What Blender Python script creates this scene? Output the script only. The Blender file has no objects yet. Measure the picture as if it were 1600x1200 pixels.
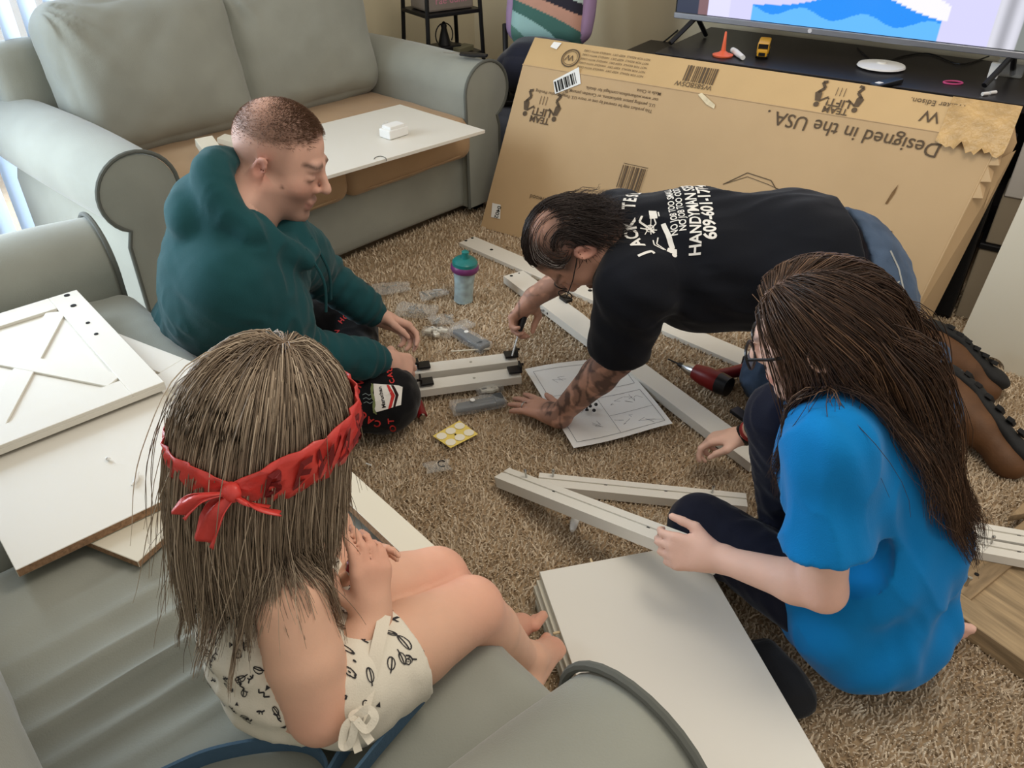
import bpy, bmesh, math, random
import numpy as np
from mathutils import Vector, Matrix, Quaternion
from mathutils.bvhtree import BVHTree
random.seed(7); RNG = np.random.default_rng(7)
scene = bpy.context.scene
COL = scene.collection

# ------------------------------------------------------------------ camera
F = 1250.0; CAM_H = 1.40; TH = math.radians(35.0)
cam_d = bpy.data.cameras.new('camera'); cam = bpy.data.objects.new('camera', cam_d); COL.objects.link(cam)
cam.location = (0, 0, CAM_H); cam.rotation_euler = (math.pi/2 - TH, 0, 0)
cam_d.sensor_fit = 'HORIZONTAL'; cam_d.sensor_width = 36.0; cam_d.lens = 36.0*F/1600.0
cam_d.clip_start = 0.02
scene.camera = cam
# ------------------------------------------------------------------ world, lights, exposure
w = bpy.data.worlds.new('world'); scene.world = w; w.use_nodes = True
bg = w.node_tree.nodes['Background']; bg.inputs[0].default_value = (1.0, 0.945, 0.87, 1); bg.inputs[1].default_value = 0.50
scene.view_settings.view_transform = 'Standard'; scene.view_settings.look = 'None'
scene.view_settings.exposure = 0.45; scene.view_settings.gamma = 1.0
scene.view_settings.use_curve_mapping = False
try:
    scene.cycles.use_denoising = True
    scene.cycles.max_bounces = 6; scene.cycles.diffuse_bounces = 3; scene.cycles.transparent_max_bounces = 12
except Exception: pass
def area_light(name, loc, target, sx, sy, power, color):
    d = bpy.data.lights.new(name, 'AREA'); d.shape = 'RECTANGLE'; d.size = sx; d.size_y = sy
    d.energy = power; d.color = color
    o = bpy.data.objects.new(name, d); COL.objects.link(o); o.location = loc
    o.rotation_euler = (Vector(target)-Vector(loc)).to_track_quat('-Z', 'Y').to_euler()
    return o
# daylight coming through the sliding glass door at the left
area_light('door_daylight', (-2.75, 2.15, 1.15), (0.0, 1.75, 0.3), 1.7, 2.0, 105, (0.74, 0.87, 1.0))
area_light('blind_daylight', (-2.25, 3.05, 1.2), (-1.2, 1.9, 0.5), 1.5, 2.0, 36, (0.76, 0.88, 1.0))
# soft overhead fill, added to light the scene; no known ceiling lamp
area_light('overhead_fill', (0.75, 1.2, 2.5), (0.65, 1.75, 0.0), 0.9, 0.9, 15, (1.0, 0.90, 0.76))

# ------------------------------------------------------------------ pixel helpers: the place of a thing on a real plane / at a real distance
def ray(x, y):
    a = (x-800)/F; b = (600-y)/F
    return Vector((a, math.cos(TH)+b*math.sin(TH), -math.sin(TH)+b*math.cos(TH)))
def P(x, y, z=0.0):
    d = ray(x, y); t = (z-CAM_H)/d.z; return Vector((d.x*t, d.y*t, z))
def D(x, y, t):
    d = ray(x, y); return Vector((d.x*t, d.y*t, CAM_H+d.z*t))
V = Vector
# ------------------------------------------------------------------ colours and materials
def lin(c): c = c/255.0; return c/12.92 if c <= 0.04045 else ((c+0.055)/1.055)**2.4
def C(r, g, b): return (lin(r), lin(g), lin(b), 1.0)
MATS = {}
def mat(name, col, rough=0.6, var=0.0, vscale=8.0, bump=0.0, bscale=60.0, metal=0.0, spec=0.4, sheen=0.0, alpha=1.0,
        trans=0.0, stretch=(1,1,1), attr=False, emit=None, coat=0.0, ior=1.45, bdist=0.002, detail=3.0, hue=None):
    if name in MATS: return MATS[name]
    m = bpy.data.materials.new(name); m.use_nodes = True; nt = m.node_tree; N = nt.nodes; L = nt.links
    b = N['Principled BSDF']; b.inputs['Roughness'].default_value = rough; b.inputs['Metallic'].default_value = metal
    b.inputs['Specular IOR Level'].default_value = spec; b.inputs['IOR'].default_value = ior
    b.inputs['Base Color'].default_value = col
    if sheen: b.inputs['Sheen Weight'].default_value = sheen; b.inputs['Sheen Roughness'].default_value = 0.4
    if coat: b.inputs['Coat Weight'].default_value = coat; b.inputs['Coat Roughness'].default_value = 0.15
    if alpha < 1: b.inputs['Alpha'].default_value = alpha
    if trans: b.inputs['Transmission Weight'].default_value = trans
    tc = N.new('ShaderNodeTexCoord'); mp = N.new('ShaderNodeMapping'); mp.inputs['Scale'].default_value = stretch
    L.new(tc.outputs['Object'], mp.inputs[0])
    src = None
    if attr:
        at = N.new('ShaderNodeVertexColor'); at.layer_name = 'Col'; src = at.outputs[0]
    if var:
        nz = N.new('ShaderNodeTexNoise'); nz.inputs['Scale'].default_value = vscale; nz.inputs['Detail'].default_value = detail
        L.new(mp.outputs[0], nz.inputs['Vector'])
        mr = N.new('ShaderNodeMapRange'); mr.inputs[1].default_value = 0.25; mr.inputs[2].default_value = 0.75
        mr.inputs[3].default_value = 1-var; mr.inputs[4].default_value = 1+var
        L.new(nz.outputs[0], mr.inputs[0])
        mx = N.new('ShaderNodeMix'); mx.data_type = 'RGBA'; mx.blend_type = 'MULTIPLY'; mx.inputs[0].default_value = 1
        if src: L.new(src, mx.inputs[6])
        else: mx.inputs[6].default_value = col
        cb = N.new('ShaderNodeCombineColor')
        for i in range(3): L.new(mr.outputs[0], cb.inputs[i])
        L.new(cb.outputs[0], mx.inputs[7]); src = mx.outputs[2]
    if src: L.new(src, b.inputs['Base Color'])
    if bump:
        nb = N.new('ShaderNodeTexNoise'); nb.inputs['Scale'].default_value = bscale; nb.inputs['Detail'].default_value = 4
        L.new(mp.outputs[0], nb.inputs['Vector'])
        bp = N.new('ShaderNodeBump'); bp.inputs['Strength'].default_value = bump; bp.inputs['Distance'].default_value = bdist
        L.new(nb.outputs[0], bp.inputs['Height']); L.new(bp.outputs[0], b.inputs['Normal'])
    if emit:
        b.inputs['Emission Color'].default_value = emit[0]; b.inputs['Emission Strength'].default_value = emit[1]
    m.diffuse_color = col; MATS[name] = m
    return m
M_suede = mat('grey_suede', C(150,152,142), 0.85, 0.10, 5.0, 0.25, 350, sheen=0.35, spec=0.15)
M_suede_tan = mat('tan_cushion_cloth', C(172,143,110), 0.9, 0.07, 6.0, 0.25, 350, sheen=0.2, spec=0.15)
M_pipe = mat('piping_cloth', C(96,98,92), 0.85, 0.05)
M_white = mat('white_laminate', C(224,220,209), 0.42, 0.015, 3.0, spec=0.4)
M_cream = mat('cream_laminate', C(214,207,188), 0.45, 0.02, 3.0, spec=0.35)
M_chip = mat('chipboard', C(150,118,90), 0.95, 0.35, 160, 0.6, 220)
M_black = mat('black_plastic', C(22,22,24), 0.35, 0.1, 20, spec=0.45)
M_blackmetal = mat('black_metal', C(24,23,23), 0.45, 0.1, 20, metal=0.3)
M_steel = mat('steel', C(190,190,188), 0.28, 0.05, 30, metal=1.0)
M_wall = mat('wall_paint', C(214,203,174), 0.9, 0.02, 2.0, 0.15, 220)
M_trim = mat('trim_paint', C(225,222,212), 0.5, 0.02, 3.0)
M_card = mat('cardboard', C(192,163,124), 0.85, 0.05, 4.0, 0.12, 90, stretch=(1,1,1))
M_card2 = mat('cardboard_taped', C(196,165,118), 0.45, 0.06, 5.0, 0.12, 60, spec=0.5)
M_ink = mat('print_ink', C(92,77,60), 0.85, 0.12, 60)
M_paper = mat('white_paper', C(236,236,232), 0.75, 0.01, 3.0)
M_hole = mat('hole_black', C(18,16,14), 0.8, 0.05)
M_console = mat('black_console', C(34,32,33), 0.38, 0.12, 9.0, spec=0.4)
M_ghost = mat('clear_plastic', C(235,238,238), 0.08, 0.02, 5, alpha=0.20, spec=0.8)

# ------------------------------------------------------------------ objects
def link(o, parent=None):
    COL.objects.link(o)
    if parent is not None: o.parent = parent
    return o
def tag(o, label=None, cat=None, group=None, kind=None):
    if label: o['label'] = label
    if cat: o['category'] = cat
    if group: o['group'] = group
    if kind: o['kind'] = kind
    return o
def empty(name, loc=(0,0,0), rz=0.0, label=None, cat=None, group=None, kind=None):
    o = bpy.data.objects.new(name, None); COL.objects.link(o); o.location = loc; o.rotation_euler = (0,0,rz)
    o.empty_display_size = 0.05
    return tag(o, label, cat, group, kind)
def mesh_np(name, verts, faces, m, parent=None, smooth=True, cols=None, mats=None, midx=None):
    """faces: (n,3) or (n,4) int array, or list of lists"""
    me = bpy.data.meshes.new(name)
    verts = np.asarray(verts, dtype=np.float32)
    if isinstance(faces, np.ndarray):
        nf, k = faces.shape
        me.vertices.add(len(verts)); me.vertices.foreach_set('co', verts.ravel())
        me.loops.add(nf*k); me.loops.foreach_set('vertex_index', faces.astype(np.int32).ravel())
        me.polygons.add(nf); me.polygons.foreach_set('loop_start', np.arange(0, nf*k, k, dtype=np.int32))
        try: me.polygons.foreach_set('loop_total', np.full(nf, k, dtype=np.int32))
        except Exception: pass
        me.update(calc_edges=True)
    else:
        me.from_pydata([tuple(v) for v in verts], [], faces)
    me.polygons.foreach_set('use_smooth', np.full(len(me.polygons), bool(smooth)))
    if cols is not None:
        ca = me.color_attributes.new('Col', 'FLOAT_COLOR', 'POINT')
        c4 = np.ones((len(verts), 4), dtype=np.float32); c4[:, :3] = cols[:, :3]
        ca.data.foreach_set('color', c4.ravel())
    for mm in (mats or [m]): me.materials.append(mm)
    if midx is not None: me.polygons.foreach_set('material_index', np.asarray(midx, dtype=np.int32))
    me.update()
    o = bpy.data.objects.new(name, me)
    return link(o, parent)
class MB:
    """collects shapes into one mesh"""
    def __init__(s): s.bm = bmesh.new()
    def box(s, c, half, R=None, bevel=0.0, segs=2):
        g = bmesh.ops.create_cube(s.bm, size=2.0)['verts']
        if bevel > 0:
            for v in g: v.co = Vector((v.co.x*half[0], v.co.y*half[1], v.co.z*half[2]))
            es = list({e for v in g for e in v.link_edges})
            r = bmesh.ops.bevel(s.bm, geom=es, offset=bevel, segments=segs, affect='EDGES', profile=0.5)
            g = list({v for f in r['faces'] for v in f.verts} | {v for v in g if v.is_valid})
            sc = (1,1,1)
        else: sc = half
        for v in g:
            p = Vector((v.co.x*sc[0], v.co.y*sc[1], v.co.z*sc[2]))
            if R is not None: p = R @ p
            v.co = p + Vector(c)
        return s
    def prism(s, pts, z0, z1, M=None):
        """polygon in XY from z0 to z1, then matrix M"""
        a = [s.bm.verts.new((x, y, z0)) for x, y in pts]; b = [s.bm.verts.new((x, y, z1)) for x, y in pts]
        n = len(pts)
        s.bm.faces.new(list(reversed(a))); s.bm.faces.new(b)
        for i in range(n): s.bm.faces.new((a[i], a[(i+1)%n], b[(i+1)%n], b[i]))
        if M is not None:
            for v in a+b: v.co = M @ v.co
        return s
    def lathe(s, prof, M=None, n=24, cap=True):
        rings = []
        for r, z in prof:
            rings.append([s.bm.verts.new((r*math.cos(2*math.pi*i/n), r*math.sin(2*math.pi*i/n), z)) for i in range(n)])
        for k in range(len(rings)-1):
            for i in range(n): s.bm.faces.new((rings[k][i], rings[k][(i+1)%n], rings[k+1][(i+1)%n], rings[k+1][i]))
        if cap:
            s.bm.faces.new(list(reversed(rings[0]))); s.bm.faces.new(rings[-1])
        if M is not None:
            for rg in rings:
                for v in rg: v.co = M @ v.co
        return s
    def tube(s, pts, r, n=8, close=False, flat=None):
        pts = [Vector(p) for p in pts]; m = len(pts); rings = []
        up = Vector((0,0,1)); prevn = None
        for i, p in enumerate(pts):
            if close: t = pts[(i+1)%m]-pts[i-1]
            else: t = pts[min(i+1, m-1)]-pts[max(i-1, 0)]
            t.normalize()
            if prevn is None:
                a = up if abs(t.z) < 0.9 else Vector((1,0,0))
                nn = (a - t*a.dot(t)).normalized()
            else:
                nn = prevn - t*prevn.dot(t)
                nn = nn.normalized() if nn.length > 1e-6 else prevn
            prevn = nn; bb = t.cross(nn)
            rr = r[i] if isinstance(r, (list, tuple)) else r
            fx, fy = flat or (1, 1)
            rings.append([s.bm.verts.new(p + nn*(rr*fx*math.cos(2*math.pi*k/n)) + bb*(rr*fy*math.sin(2*math.pi*k/n))) for k in range(n)])
        rng = range(m) if close else range(m-1)
        for i in rng:
            A = rings[i]; B = rings[(i+1)%m]
            for k in range(n): s.bm.faces.new((A[k], A[(k+1)%n], B[(k+1)%n], B[k]))
        if not close:
            s.bm.faces.new(list(reversed(rings[0]))); s.bm.faces.new(rings[-1])
        return s
    def build(s, name, m, parent=None, smooth=False, M=None, bevel=0):
        bmesh.ops.recalc_face_normals(s.bm, faces=s.bm.faces)
        me = bpy.data.meshes.new(name); s.bm.to_mesh(me); s.bm.free()
        if M is not None: me.transform(M)
        me.materials.append(m)
        if smooth:
            me.polygons.foreach_set('use_smooth', np.ones(len(me.polygons), dtype=bool))
            try: me.set_sharp_from_angle(angle=math.radians(40))
            except Exception: pass
        o = bpy.data.objects.new(name, me)
        return link(o, parent)
def frame(origin, x, y=None, z=None):
    x = Vector(x).normalized()
    if z is None: z = Vector((0,0,1))
    z = Vector(z); z = (z - x*z.dot(x)).normalized(); yv = z.cross(x)
    M = Matrix.Identity(4)
    for i in range(3): M[i][0] = x[i]; M[i][1] = yv[i]; M[i][2] = z[i]; M[i][3] = origin[i]
    return M
def catmull(pts, n=8, close=False):
    pts = [Vector(p) for p in pts]; out = []; m = len(pts)
    for i in range(m if close else m-1):
        if close: p0, p1, p2, p3 = pts[i-1], pts[i], pts[(i+1)%m], pts[(i+2)%m]
        else: p0, p1, p2, p3 = pts[max(i-1,0)], pts[i], pts[i+1], pts[min(i+2,m-1)]
        for k in range(n):
            t = k/n
            out.append(0.5*((2*p1)+(-p0+p2)*t+(2*p0-5*p1+4*p2-p3)*t*t+(-p0+3*p1-3*p2+p3)*t**3))
    if not close: out.append(pts[-1])
    return out
# smooth numpy noise (sum of warped sines)
def wav(p, f, seed=0, oct=3):
    r = np.random.default_rng(seed); s = np.zeros(len(p)); a = 1.0
    for o in range(oct):
        for k in range(3):
            d = r.normal(size=3); d /= np.linalg.norm(d); d2 = r.normal(size=3); d2 /= np.linalg.norm(d2)
            s += a*np.sin(f*(p@d) + 1.3*np.sin(f*0.6*(p@d2)+r.uniform(0,6.3)) + r.uniform(0, 6.3))/3
        f *= 1.9; a *= 0.5
    return s
def puffbox(w, d, h, r, puff=(0.02,0.02,0.02), n=(26,20,9), wrinkle=0.004, wf=14, seed=0, edgew=0.0):
    """soft cushion, centred; returns verts, faces"""
    vs = []; fs = []; idx = {}
    nx, ny, nz = n
    def vid(i, j, k):
        key = (i, j, k)
        if key not in idx: idx[key] = len(vs); vs.append((i/nx*2-1, j/ny*2-1, k/nz*2-1))
        return idx[key]
    for i in range(nx):
        for j in range(ny):
            fs.append((vid(i,j,0), vid(i,j+1,0), vid(i+1,j+1,0), vid(i+1,j,0)))
            fs.append((vid(i,j,nz), vid(i+1,j,nz), vid(i+1,j+1,nz), vid(i,j+1,nz)))
    for i in range(nx):
        for k in range(nz):
            fs.append((vid(i,0,k), vid(i+1,0,k), vid(i+1,0,k+1), vid(i,0,k+1)))
            fs.append((vid(i,ny,k), vid(i,ny,k+1), vid(i+1,ny,k+1), vid(i+1,ny,k)))
    for j in range(ny):
        for k in range(nz):
            fs.append((vid(0,j,k), vid(0,j,k+1), vid(0,j+1,k+1), vid(0,j+1,k)))
            fs.append((vid(nx,j,k), vid(nx,j+1,k), vid(nx,j+1,k+1), vid(nx,j,k+1)))
    q = np.array(vs); half = np.array([w/2, d/2, h/2])
    # denser near the edges
    q = np.sign(q)*(1-(1-np.abs(q))**1.25)
    p = q*half; inner = np.maximum(half-r, 1e-4); cl = np.clip(p, -inner, inner); dv = p-cl
    ln = np.linalg.norm(dv, axis=1, keepdims=True); nrm = np.where(ln > 1e-9, dv/np.maximum(ln,1e-9), 0)
    rr = np.minimum(r, half.min())
    out = cl + nrm*rr
    for ax in range(3):
        o1, o2 = [a for a in range(3) if a != ax]
        wgt = np.clip(1-q[:,o1]**2, 0, 1)*np.clip(1-q[:,o2]**2, 0, 1)
        out[:, ax] += np.sign(q[:,ax])*np.abs(q[:,ax])**3*puff[ax]*wgt
    out += nrm*(wrinkle*wav(out, wf, seed))[:, None]
    return out, np.array(fs)
def xf(M, pts):
    R = np.array([[M[i][j] for j in range(3)] for i in range(3)]); t = np.array([M[i][3] for i in range(3)])
    return np.asarray(pts)@R.T + t
# ================================================================== the room
UX = V((0.6756, 0.7373, 0)); VX = V((-0.7373, 0.6756, 0))      # along / into the loveseat wall
EX = V((0.833, -0.553, 0)); HN = V((0.553, 0.833, 0))          # along / into the television wall
WB = -3.29; WT = 3.76
CORNER = V((-0.229, 4.65, 0))
# corner as intersection of both wall lines
_n = V((0.7373, -0.6756)); _d = _n.x*HN.y - _n.y*HN.x
CORNER = V(((WB*HN.y - _n.y*WT)/_d, (_n.x*WT - HN.x*WB)/_d, 0))
floor = MB().box((0.2, 2.2, -0.02), (4.6, 4.2, 0.02)).build('floor', mat('carpet_backing', C(160,137,108), 0.95, 0.15, 30, 0.4, 200))
tag(floor, 'tan shag carpet floor', kind='structure')
# back wall with the opening of the sliding glass door (frame x along UX measured from the corner, negative to the left)
MWB = frame(CORNER, UX)
wb = MB()
wb.box((-0.825, 0.06, 1.25), (0.885, 0.06, 1.25)); wb.box((-4.6, 0.06, 1.25), (0.5, 0.06, 1.25)); wb.box((-2.9, 0.06, 2.3), (1.2, 0.06, 0.2))
tag(wb.build('wall_back', M_wall, M=MWB), kind='structure')
MWT = frame(CORNER, EX)
tag(MB().box((2.0, 0.06, 1.25), (2.0, 0.06, 1.25)).build('wall_right', M_wall, M=MWT), kind='structure')
tag(MB().box((-0.825, -0.008, 0.045), (0.84, 0.008, 0.045), bevel=0.003).build('baseboard_back', M_trim, M=MWB), kind='structure')
tag(MB().box((1.99, -0.008, 0.045), (1.95, 0.008, 0.045), bevel=0.003).build('baseboard_right', M_trim, M=MWT), kind='structure')
wd = empty('window_1', kind='structure')
fr = MB()
for x in (-1.75, -2.92, -4.06): fr.box((x, 0.06, 1.05), (0.04, 0.03, 1.05), bevel=0.004)
fr.box((-2.9, 0.06, 0.03), (1.2, 0.03, 0.03)); fr.box((-2.9, 0.06, 2.07), (1.2, 0.03, 0.03))
fr.build('window_frame', M_trim, wd, M=MWB)
for x in (-2.335, -3.49):
    MB().box((x, 0.06, 1.05), (0.55, 0.003, 0.99)).build('pane', mat('window_glass', C(240,246,248), 0.02, alpha=0.08, spec=0.5), wd, M=MWB)
# vertical blinds: translucent slats hanging in front of the sliding door
M_slat = mat('blind_slat', C(232,236,240), 0.6, 0.02, 3.0)
_nt = M_slat.node_tree; _b = _nt.nodes['Principled BSDF']; _tr = _nt.nodes.new('ShaderNodeBsdfTranslucent'); _tr.inputs[0].default_value = C(225,236,250)
_mx = _nt.nodes.new('ShaderNodeMixShader'); _mx.inputs[0].default_value = 0.45
_nt.links.new(_b.outputs[0], _mx.inputs[1]); _nt.links.new(_tr.outputs[0], _mx.inputs[2]); _nt.links.new(_mx.outputs[0], _nt.nodes['Material Output'].inputs[0])
bl = empty('vertical_blinds', label='white vertical blinds hanging over the glass door behind the loveseat', cat='blinds')
MB().box((-2.45, -0.06, 2.06), (0.85, 0.025, 0.025), bevel=0.004).build('head_rail', M_trim, bl, M=MWB)
sl = None
for i in range(13):
    x = -1.98 - i*0.078
    if sl is None:
        g = MB(); pr = []
        n = 6
        for k in range(n+1):
            s = (k/n-0.5); pr.append((s*0.089, 0.006*(1-4*s*s)))
        pts = pr + [(a, b-0.0012) for a, b in reversed(pr)]
        g.prism(pts, 0.03, 2.03)
        sl = g.build('slat', M_slat, bl, smooth=True); o = sl
    else:
        o = sl.copy(); link(o, bl)
    M = MWB @ Matrix.Translation((x, -0.06, 0)) @ Matrix.Rotation(math.radians(38+random.uniform(-4,4)), 4, 'Z')
    o.matrix_local = M

# ================================================================== sofas
def sofa(name, label, L, org, xd, seat_mat, ncush, seed, seats=True, wr=0.004, at=0.63, cy=0.68, ch_=0.56):
    """local x along the front, y to the back; org = front corner on the floor"""
    root = empty(name, label=label, cat='sofa')
    M = frame(org, xd)
    aw = 0.20; Dp = 0.92
    def arm_outline(flip):
        # outline in (x outward, z): inner face at x=0, outward positive
        pts = [(-0.028, 0.05), (-0.031, 0.40)]
        cx, cz, rr = 0.085, at-0.118, 0.118
        for a in np.linspace(178, -62, 22): pts.append((cx+rr*math.cos(math.radians(a)), cz+rr*math.sin(math.radians(a))))
        pts += [(0.155, 0.36), (0.155, 0.05)]
        return [(p[0]*flip, p[1]) for p in pts]
    for side in (0, 1):
        flip = 1 if side else -1
        x0 = (L-aw+0.02) if side else (aw-0.02)
        o = arm_outline(flip)
        Ma = M @ Matrix.Translation((x0, 0, 0)) @ Matrix(((1,0,0,0),(0,0,1,0),(0,1,0,0),(0,0,0,1)))
        ys = np.linspace(0, Dp-0.06, 9)
        b = MB(); rings = []
        for yi, y in enumerate(ys):
            ins = 0.004 if yi == 0 else 0.0
            cxm = np.mean([p[0] for p in o]); czm = 0.4
            rg = []
            for (px, pz) in o:
                q = Vector((cxm+(px-cxm)*(1-ins*4), y, pz-(0.004 if yi == 0 and pz > 0.3 else 0)))
                bul = 0.008*math.sin(math.pi*yi/8)*(1 if pz > 0.4 else 0.3)
                q.x += (px-cxm)/0.1*bul; q.z += bul if pz > 0.5 else 0
                rg.append(b.bm.verts.new(M @ Matrix.Translation((x0,0,0)) @ q))
            rings.append(rg)
        n = len(o)
        for k in range(len(rings)-1):
            for i in range(n): b.bm.faces.new((rings[k][i], rings[k][(i+1)%n], rings[k+1][(i+1)%n], rings[k+1][i]))
        b.bm.faces.new(rings[0]); b.bm.faces.new(rings[-1])
        ao = b.build('arm', M_suede, root, smooth=True)
        cxm = np.mean([p[0] for p in o])
        pp = [M @ Matrix.Translation((x0,0,0)) @ Vector((cxm+(px-cxm)*1.03, 0.000, pz+(0.003 if pz > 0.3 else 0))) for px, pz in o]
        MB().tube(pp, 0.0066, n=8).build('piping', M_pipe, ao, smooth=True)
    iw = L-2*aw
    # front rail and body
    v, f = puffbox(iw+0.10, 0.80, 0.26, 0.03, (0,0.006,0), n=(24,12,8), wrinkle=0.002, wf=9, seed=seed)
    mesh_np('base', xf(M @ Matrix.Translation((L/2, 0.44, 0.17)), v), f, M_suede, root)
    v, f = puffbox(L-0.12, 0.16, 0.74, 0.05, (0,0,0.01), n=(26,6,16), wrinkle=0.002, wf=9, seed=seed+1)
    mesh_np('back_frame', xf(M @ Matrix.Translation((L/2, Dp-0.07, 0.43)) @ Matrix.Rotation(math.radians(-6), 4, 'X'), v), f, M_suede, root)
    cw = iw/ncush
    for i in range(ncush):
        x = aw + cw*(i+0.5)
        if seats:
            dense = seat_mat is M_suede
            v, f = puffbox(cw+0.012, 0.66, 0.165, 0.05, (0.004,0.012,0.014), n=(110,44,9) if dense else (44,34,9), wrinkle=wr*0.6, wf=30, seed=seed+5+i)
            if dense:      # folds pulled across the slack seat cover
                q = v.copy(); ph = q[:,0]*2*math.pi/0.062+1.6*np.sin(q[:,1]*5+1.0)+1.2*wav(q, 9, 77, 1)
                rdg = np.abs(np.sin(ph*0.5))**0.7; am = np.clip(0.5+wav(q*[1,0.3,1], 11, 78, 2),0,1.3)*np.clip((q[:,1]+0.22)/0.25,0.12,1)
                v[:,2] += -0.016*rdg*am*(q[:,2] > 0.04)*(1.0 if i == 0 else 0.25)
            mesh_np('seat_cushion', xf(M @ Matrix.Translation((x, 0.31, 0.355)), v), f, seat_mat, root)
            hw, hd = (cw+0.012)/2, 0.33
            for zz in ((0.355+0.07, 0.355-0.055) if seat_mat is M_suede_tan else ()):
                ring = []
                for a in np.linspace(0, 2*math.pi, 60, endpoint=False):
                    ca, sa = math.cos(a), math.sin(a); k = 1/ (abs(ca)**8+abs(sa)**8)**(1/8)
                    ring.append(M @ V((x+ca*k*(hw-0.006), 0.31+sa*k*(hd+0.002), zz)))
                MB().tube(ring, 0.004, n=6, close=True).build('piping', seat_mat if seat_mat is M_suede_tan else M_pipe, root, smooth=True)
        v, f = puffbox(cw+0.03, 0.25, ch_, 0.085, (0.0,0.055,0.012), n=(40,12,34), wrinkle=0.005, wf=24, seed=seed+20+i)
        # folds gathered from the upper corners
        q = v.copy(); cor = np.array([np.sign(-1)*cw/2*0.9, 0, 0.24]); dd = np.linalg.norm((q-cor)*[1,0.3,1], axis=1)
        ang = np.arctan2(q[:,2]-0.26, q[:,0]+cw/2)
        v[:,1] += -0.010*np.exp(-(dd/0.16)**2)*np.sin(ang*16)*(q[:,1] < 0)
        mesh_np('back_cushion', xf(M @ Matrix.Translation((x, cy, 0.42+ch_/2)) @ Matrix.Rotation(math.radians(-13), 4, 'X'), v), f, M_suede, root)
    for (fx, fy) in ((0.1,0.08),(L-0.1,0.08),(0.1,Dp-0.1),(L-0.1,Dp-0.1)):
        MB().box(M @ V((fx, fy, 0.025)), (0.025,0.025,0.025), R=M.to_3x3()).build('foot', M_blackmetal, root)
    return root, M
LS_ORG = V((-1.075, 2.262, 0)) - UX*0.12
sofa('loveseat', 'grey suede loveseat with tan seat cushions against the back wall', 1.655, LS_ORG, UX, M_suede_tan, 2, 3, ch_=0.505)
NM = V((0.743, 0.669, 0)); NX = V((-0.669, 0.743, 0))
NS_ORG = NM*0.47 + V((0.67,-0.74,0))*(-0.205)
sofa('couch', 'grey suede couch that the girl sits on, with boards piled on it', 2.0, NS_ORG, NX, M_suede, 2, 40, wr=0.004, at=0.592, cy=0.725)
# ================================================================== text and flat print
_txt_cache = {}
def text2d(s, size=1.0, bold=0.0, align='LEFT', space=1.0):
    key = (s, bold, space)
    if key not in _txt_cache:
        cu = bpy.data.curves.new('txt', 'FONT'); cu.body = s; cu.size = 1.0; cu.offset = bold; cu.space_character = space
        cu.resolution_u = 3; cu.fill_mode = 'FRONT'
        ob = bpy.data.objects.new('txt', cu); COL.objects.link(ob)
        me = bpy.data.meshes.new_from_object(ob)
        vs = np.array([v.co[:2] for v in me.vertices]).reshape(-1, 2); fs = [list(p.vertices) for p in me.polygons]
        bpy.data.objects.remove(ob); bpy.data.curves.remove(cu); bpy.data.meshes.remove(me)
        _txt_cache[key] = (vs, fs)
    vs, fs = _txt_cache[key]
    v = vs.copy()*size
    if align == 'CENTER': v[:,0] -= (v[:,0].min()+v[:,0].max())/2
    if align == 'RIGHT': v[:,0] -= v[:,0].max()
    return v, fs
class Print:
    """flat shapes in a local plane (x, y), thin, joined into one print"""
    def __init__(s): s.v = []; s.f = []
    def add(s, v, f):
        o = len(s.v); s.v += [tuple(a) for a in v]; s.f += [[i+o for i in p] for p in f]; return s
    def text(s, t, x, y, size, rot=0.0, bold=0.0, align='LEFT', space=1.0, sx=1.0):
        v, f = text2d(t, size, bold, align, space); v[:,0] *= sx
        c, n = math.cos(rot), math.sin(rot); v = v@np.array([[c, n], [-n, c]]) + [x, y]
        return s.add(v, f)
    def rect(s, x0, y0, x1, y1): return s.add([(x0,y0),(x1,y0),(x1,y1),(x0,y1)], [[0,1,2,3]])
    def poly(s, pts): return s.add(pts, [list(range(len(pts)))])
    def line(s, pts, w):
        for (x0,y0),(x1,y1) in zip(pts[:-1], pts[1:]):
            dx, dy = x1-x0, y1-y0; l = math.hypot(dx, dy) or 1; nx, ny = -dy/l*w/2, dx/l*w/2
            s.add([(x0+nx,y0+ny),(x0-nx,y0-ny),(x1-nx,y1-ny),(x1+nx,y1+ny)], [[0,1,2,3]])
        return s
    def disc(s, x, y, r, n=14, r2=None): return s.poly([(x+r*math.cos(2*math.pi*i/n), y+(r2 or r)*math.sin(2*math.pi*i/n)) for i in range(n)])
    def ring(s, x, y, r, w, n=18): return s.line([(x+r*math.cos(2*math.pi*i/n), y+r*math.sin(2*math.pi*i/n)) for i in range(n+1)], w)
    def barcode(s, x, y, w, h, seed=1):
        r = random.Random(seed); p = x
        while p < x+w:
            b = r.choice((0.003,0.004,0.006,0.009))*w/0.12; s.rect(p, y, min(p+b, x+w), y+h); p += b + r.choice((0.003,0.004,0.007))*w/0.12
        return s
    def build(s, name, m, M, parent, z=0.0008):
        v = xf(M, np.array([(a[0], a[1], z) for a in s.v])); return mesh_np(name, v, s.f, m, parent, smooth=False)

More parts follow.
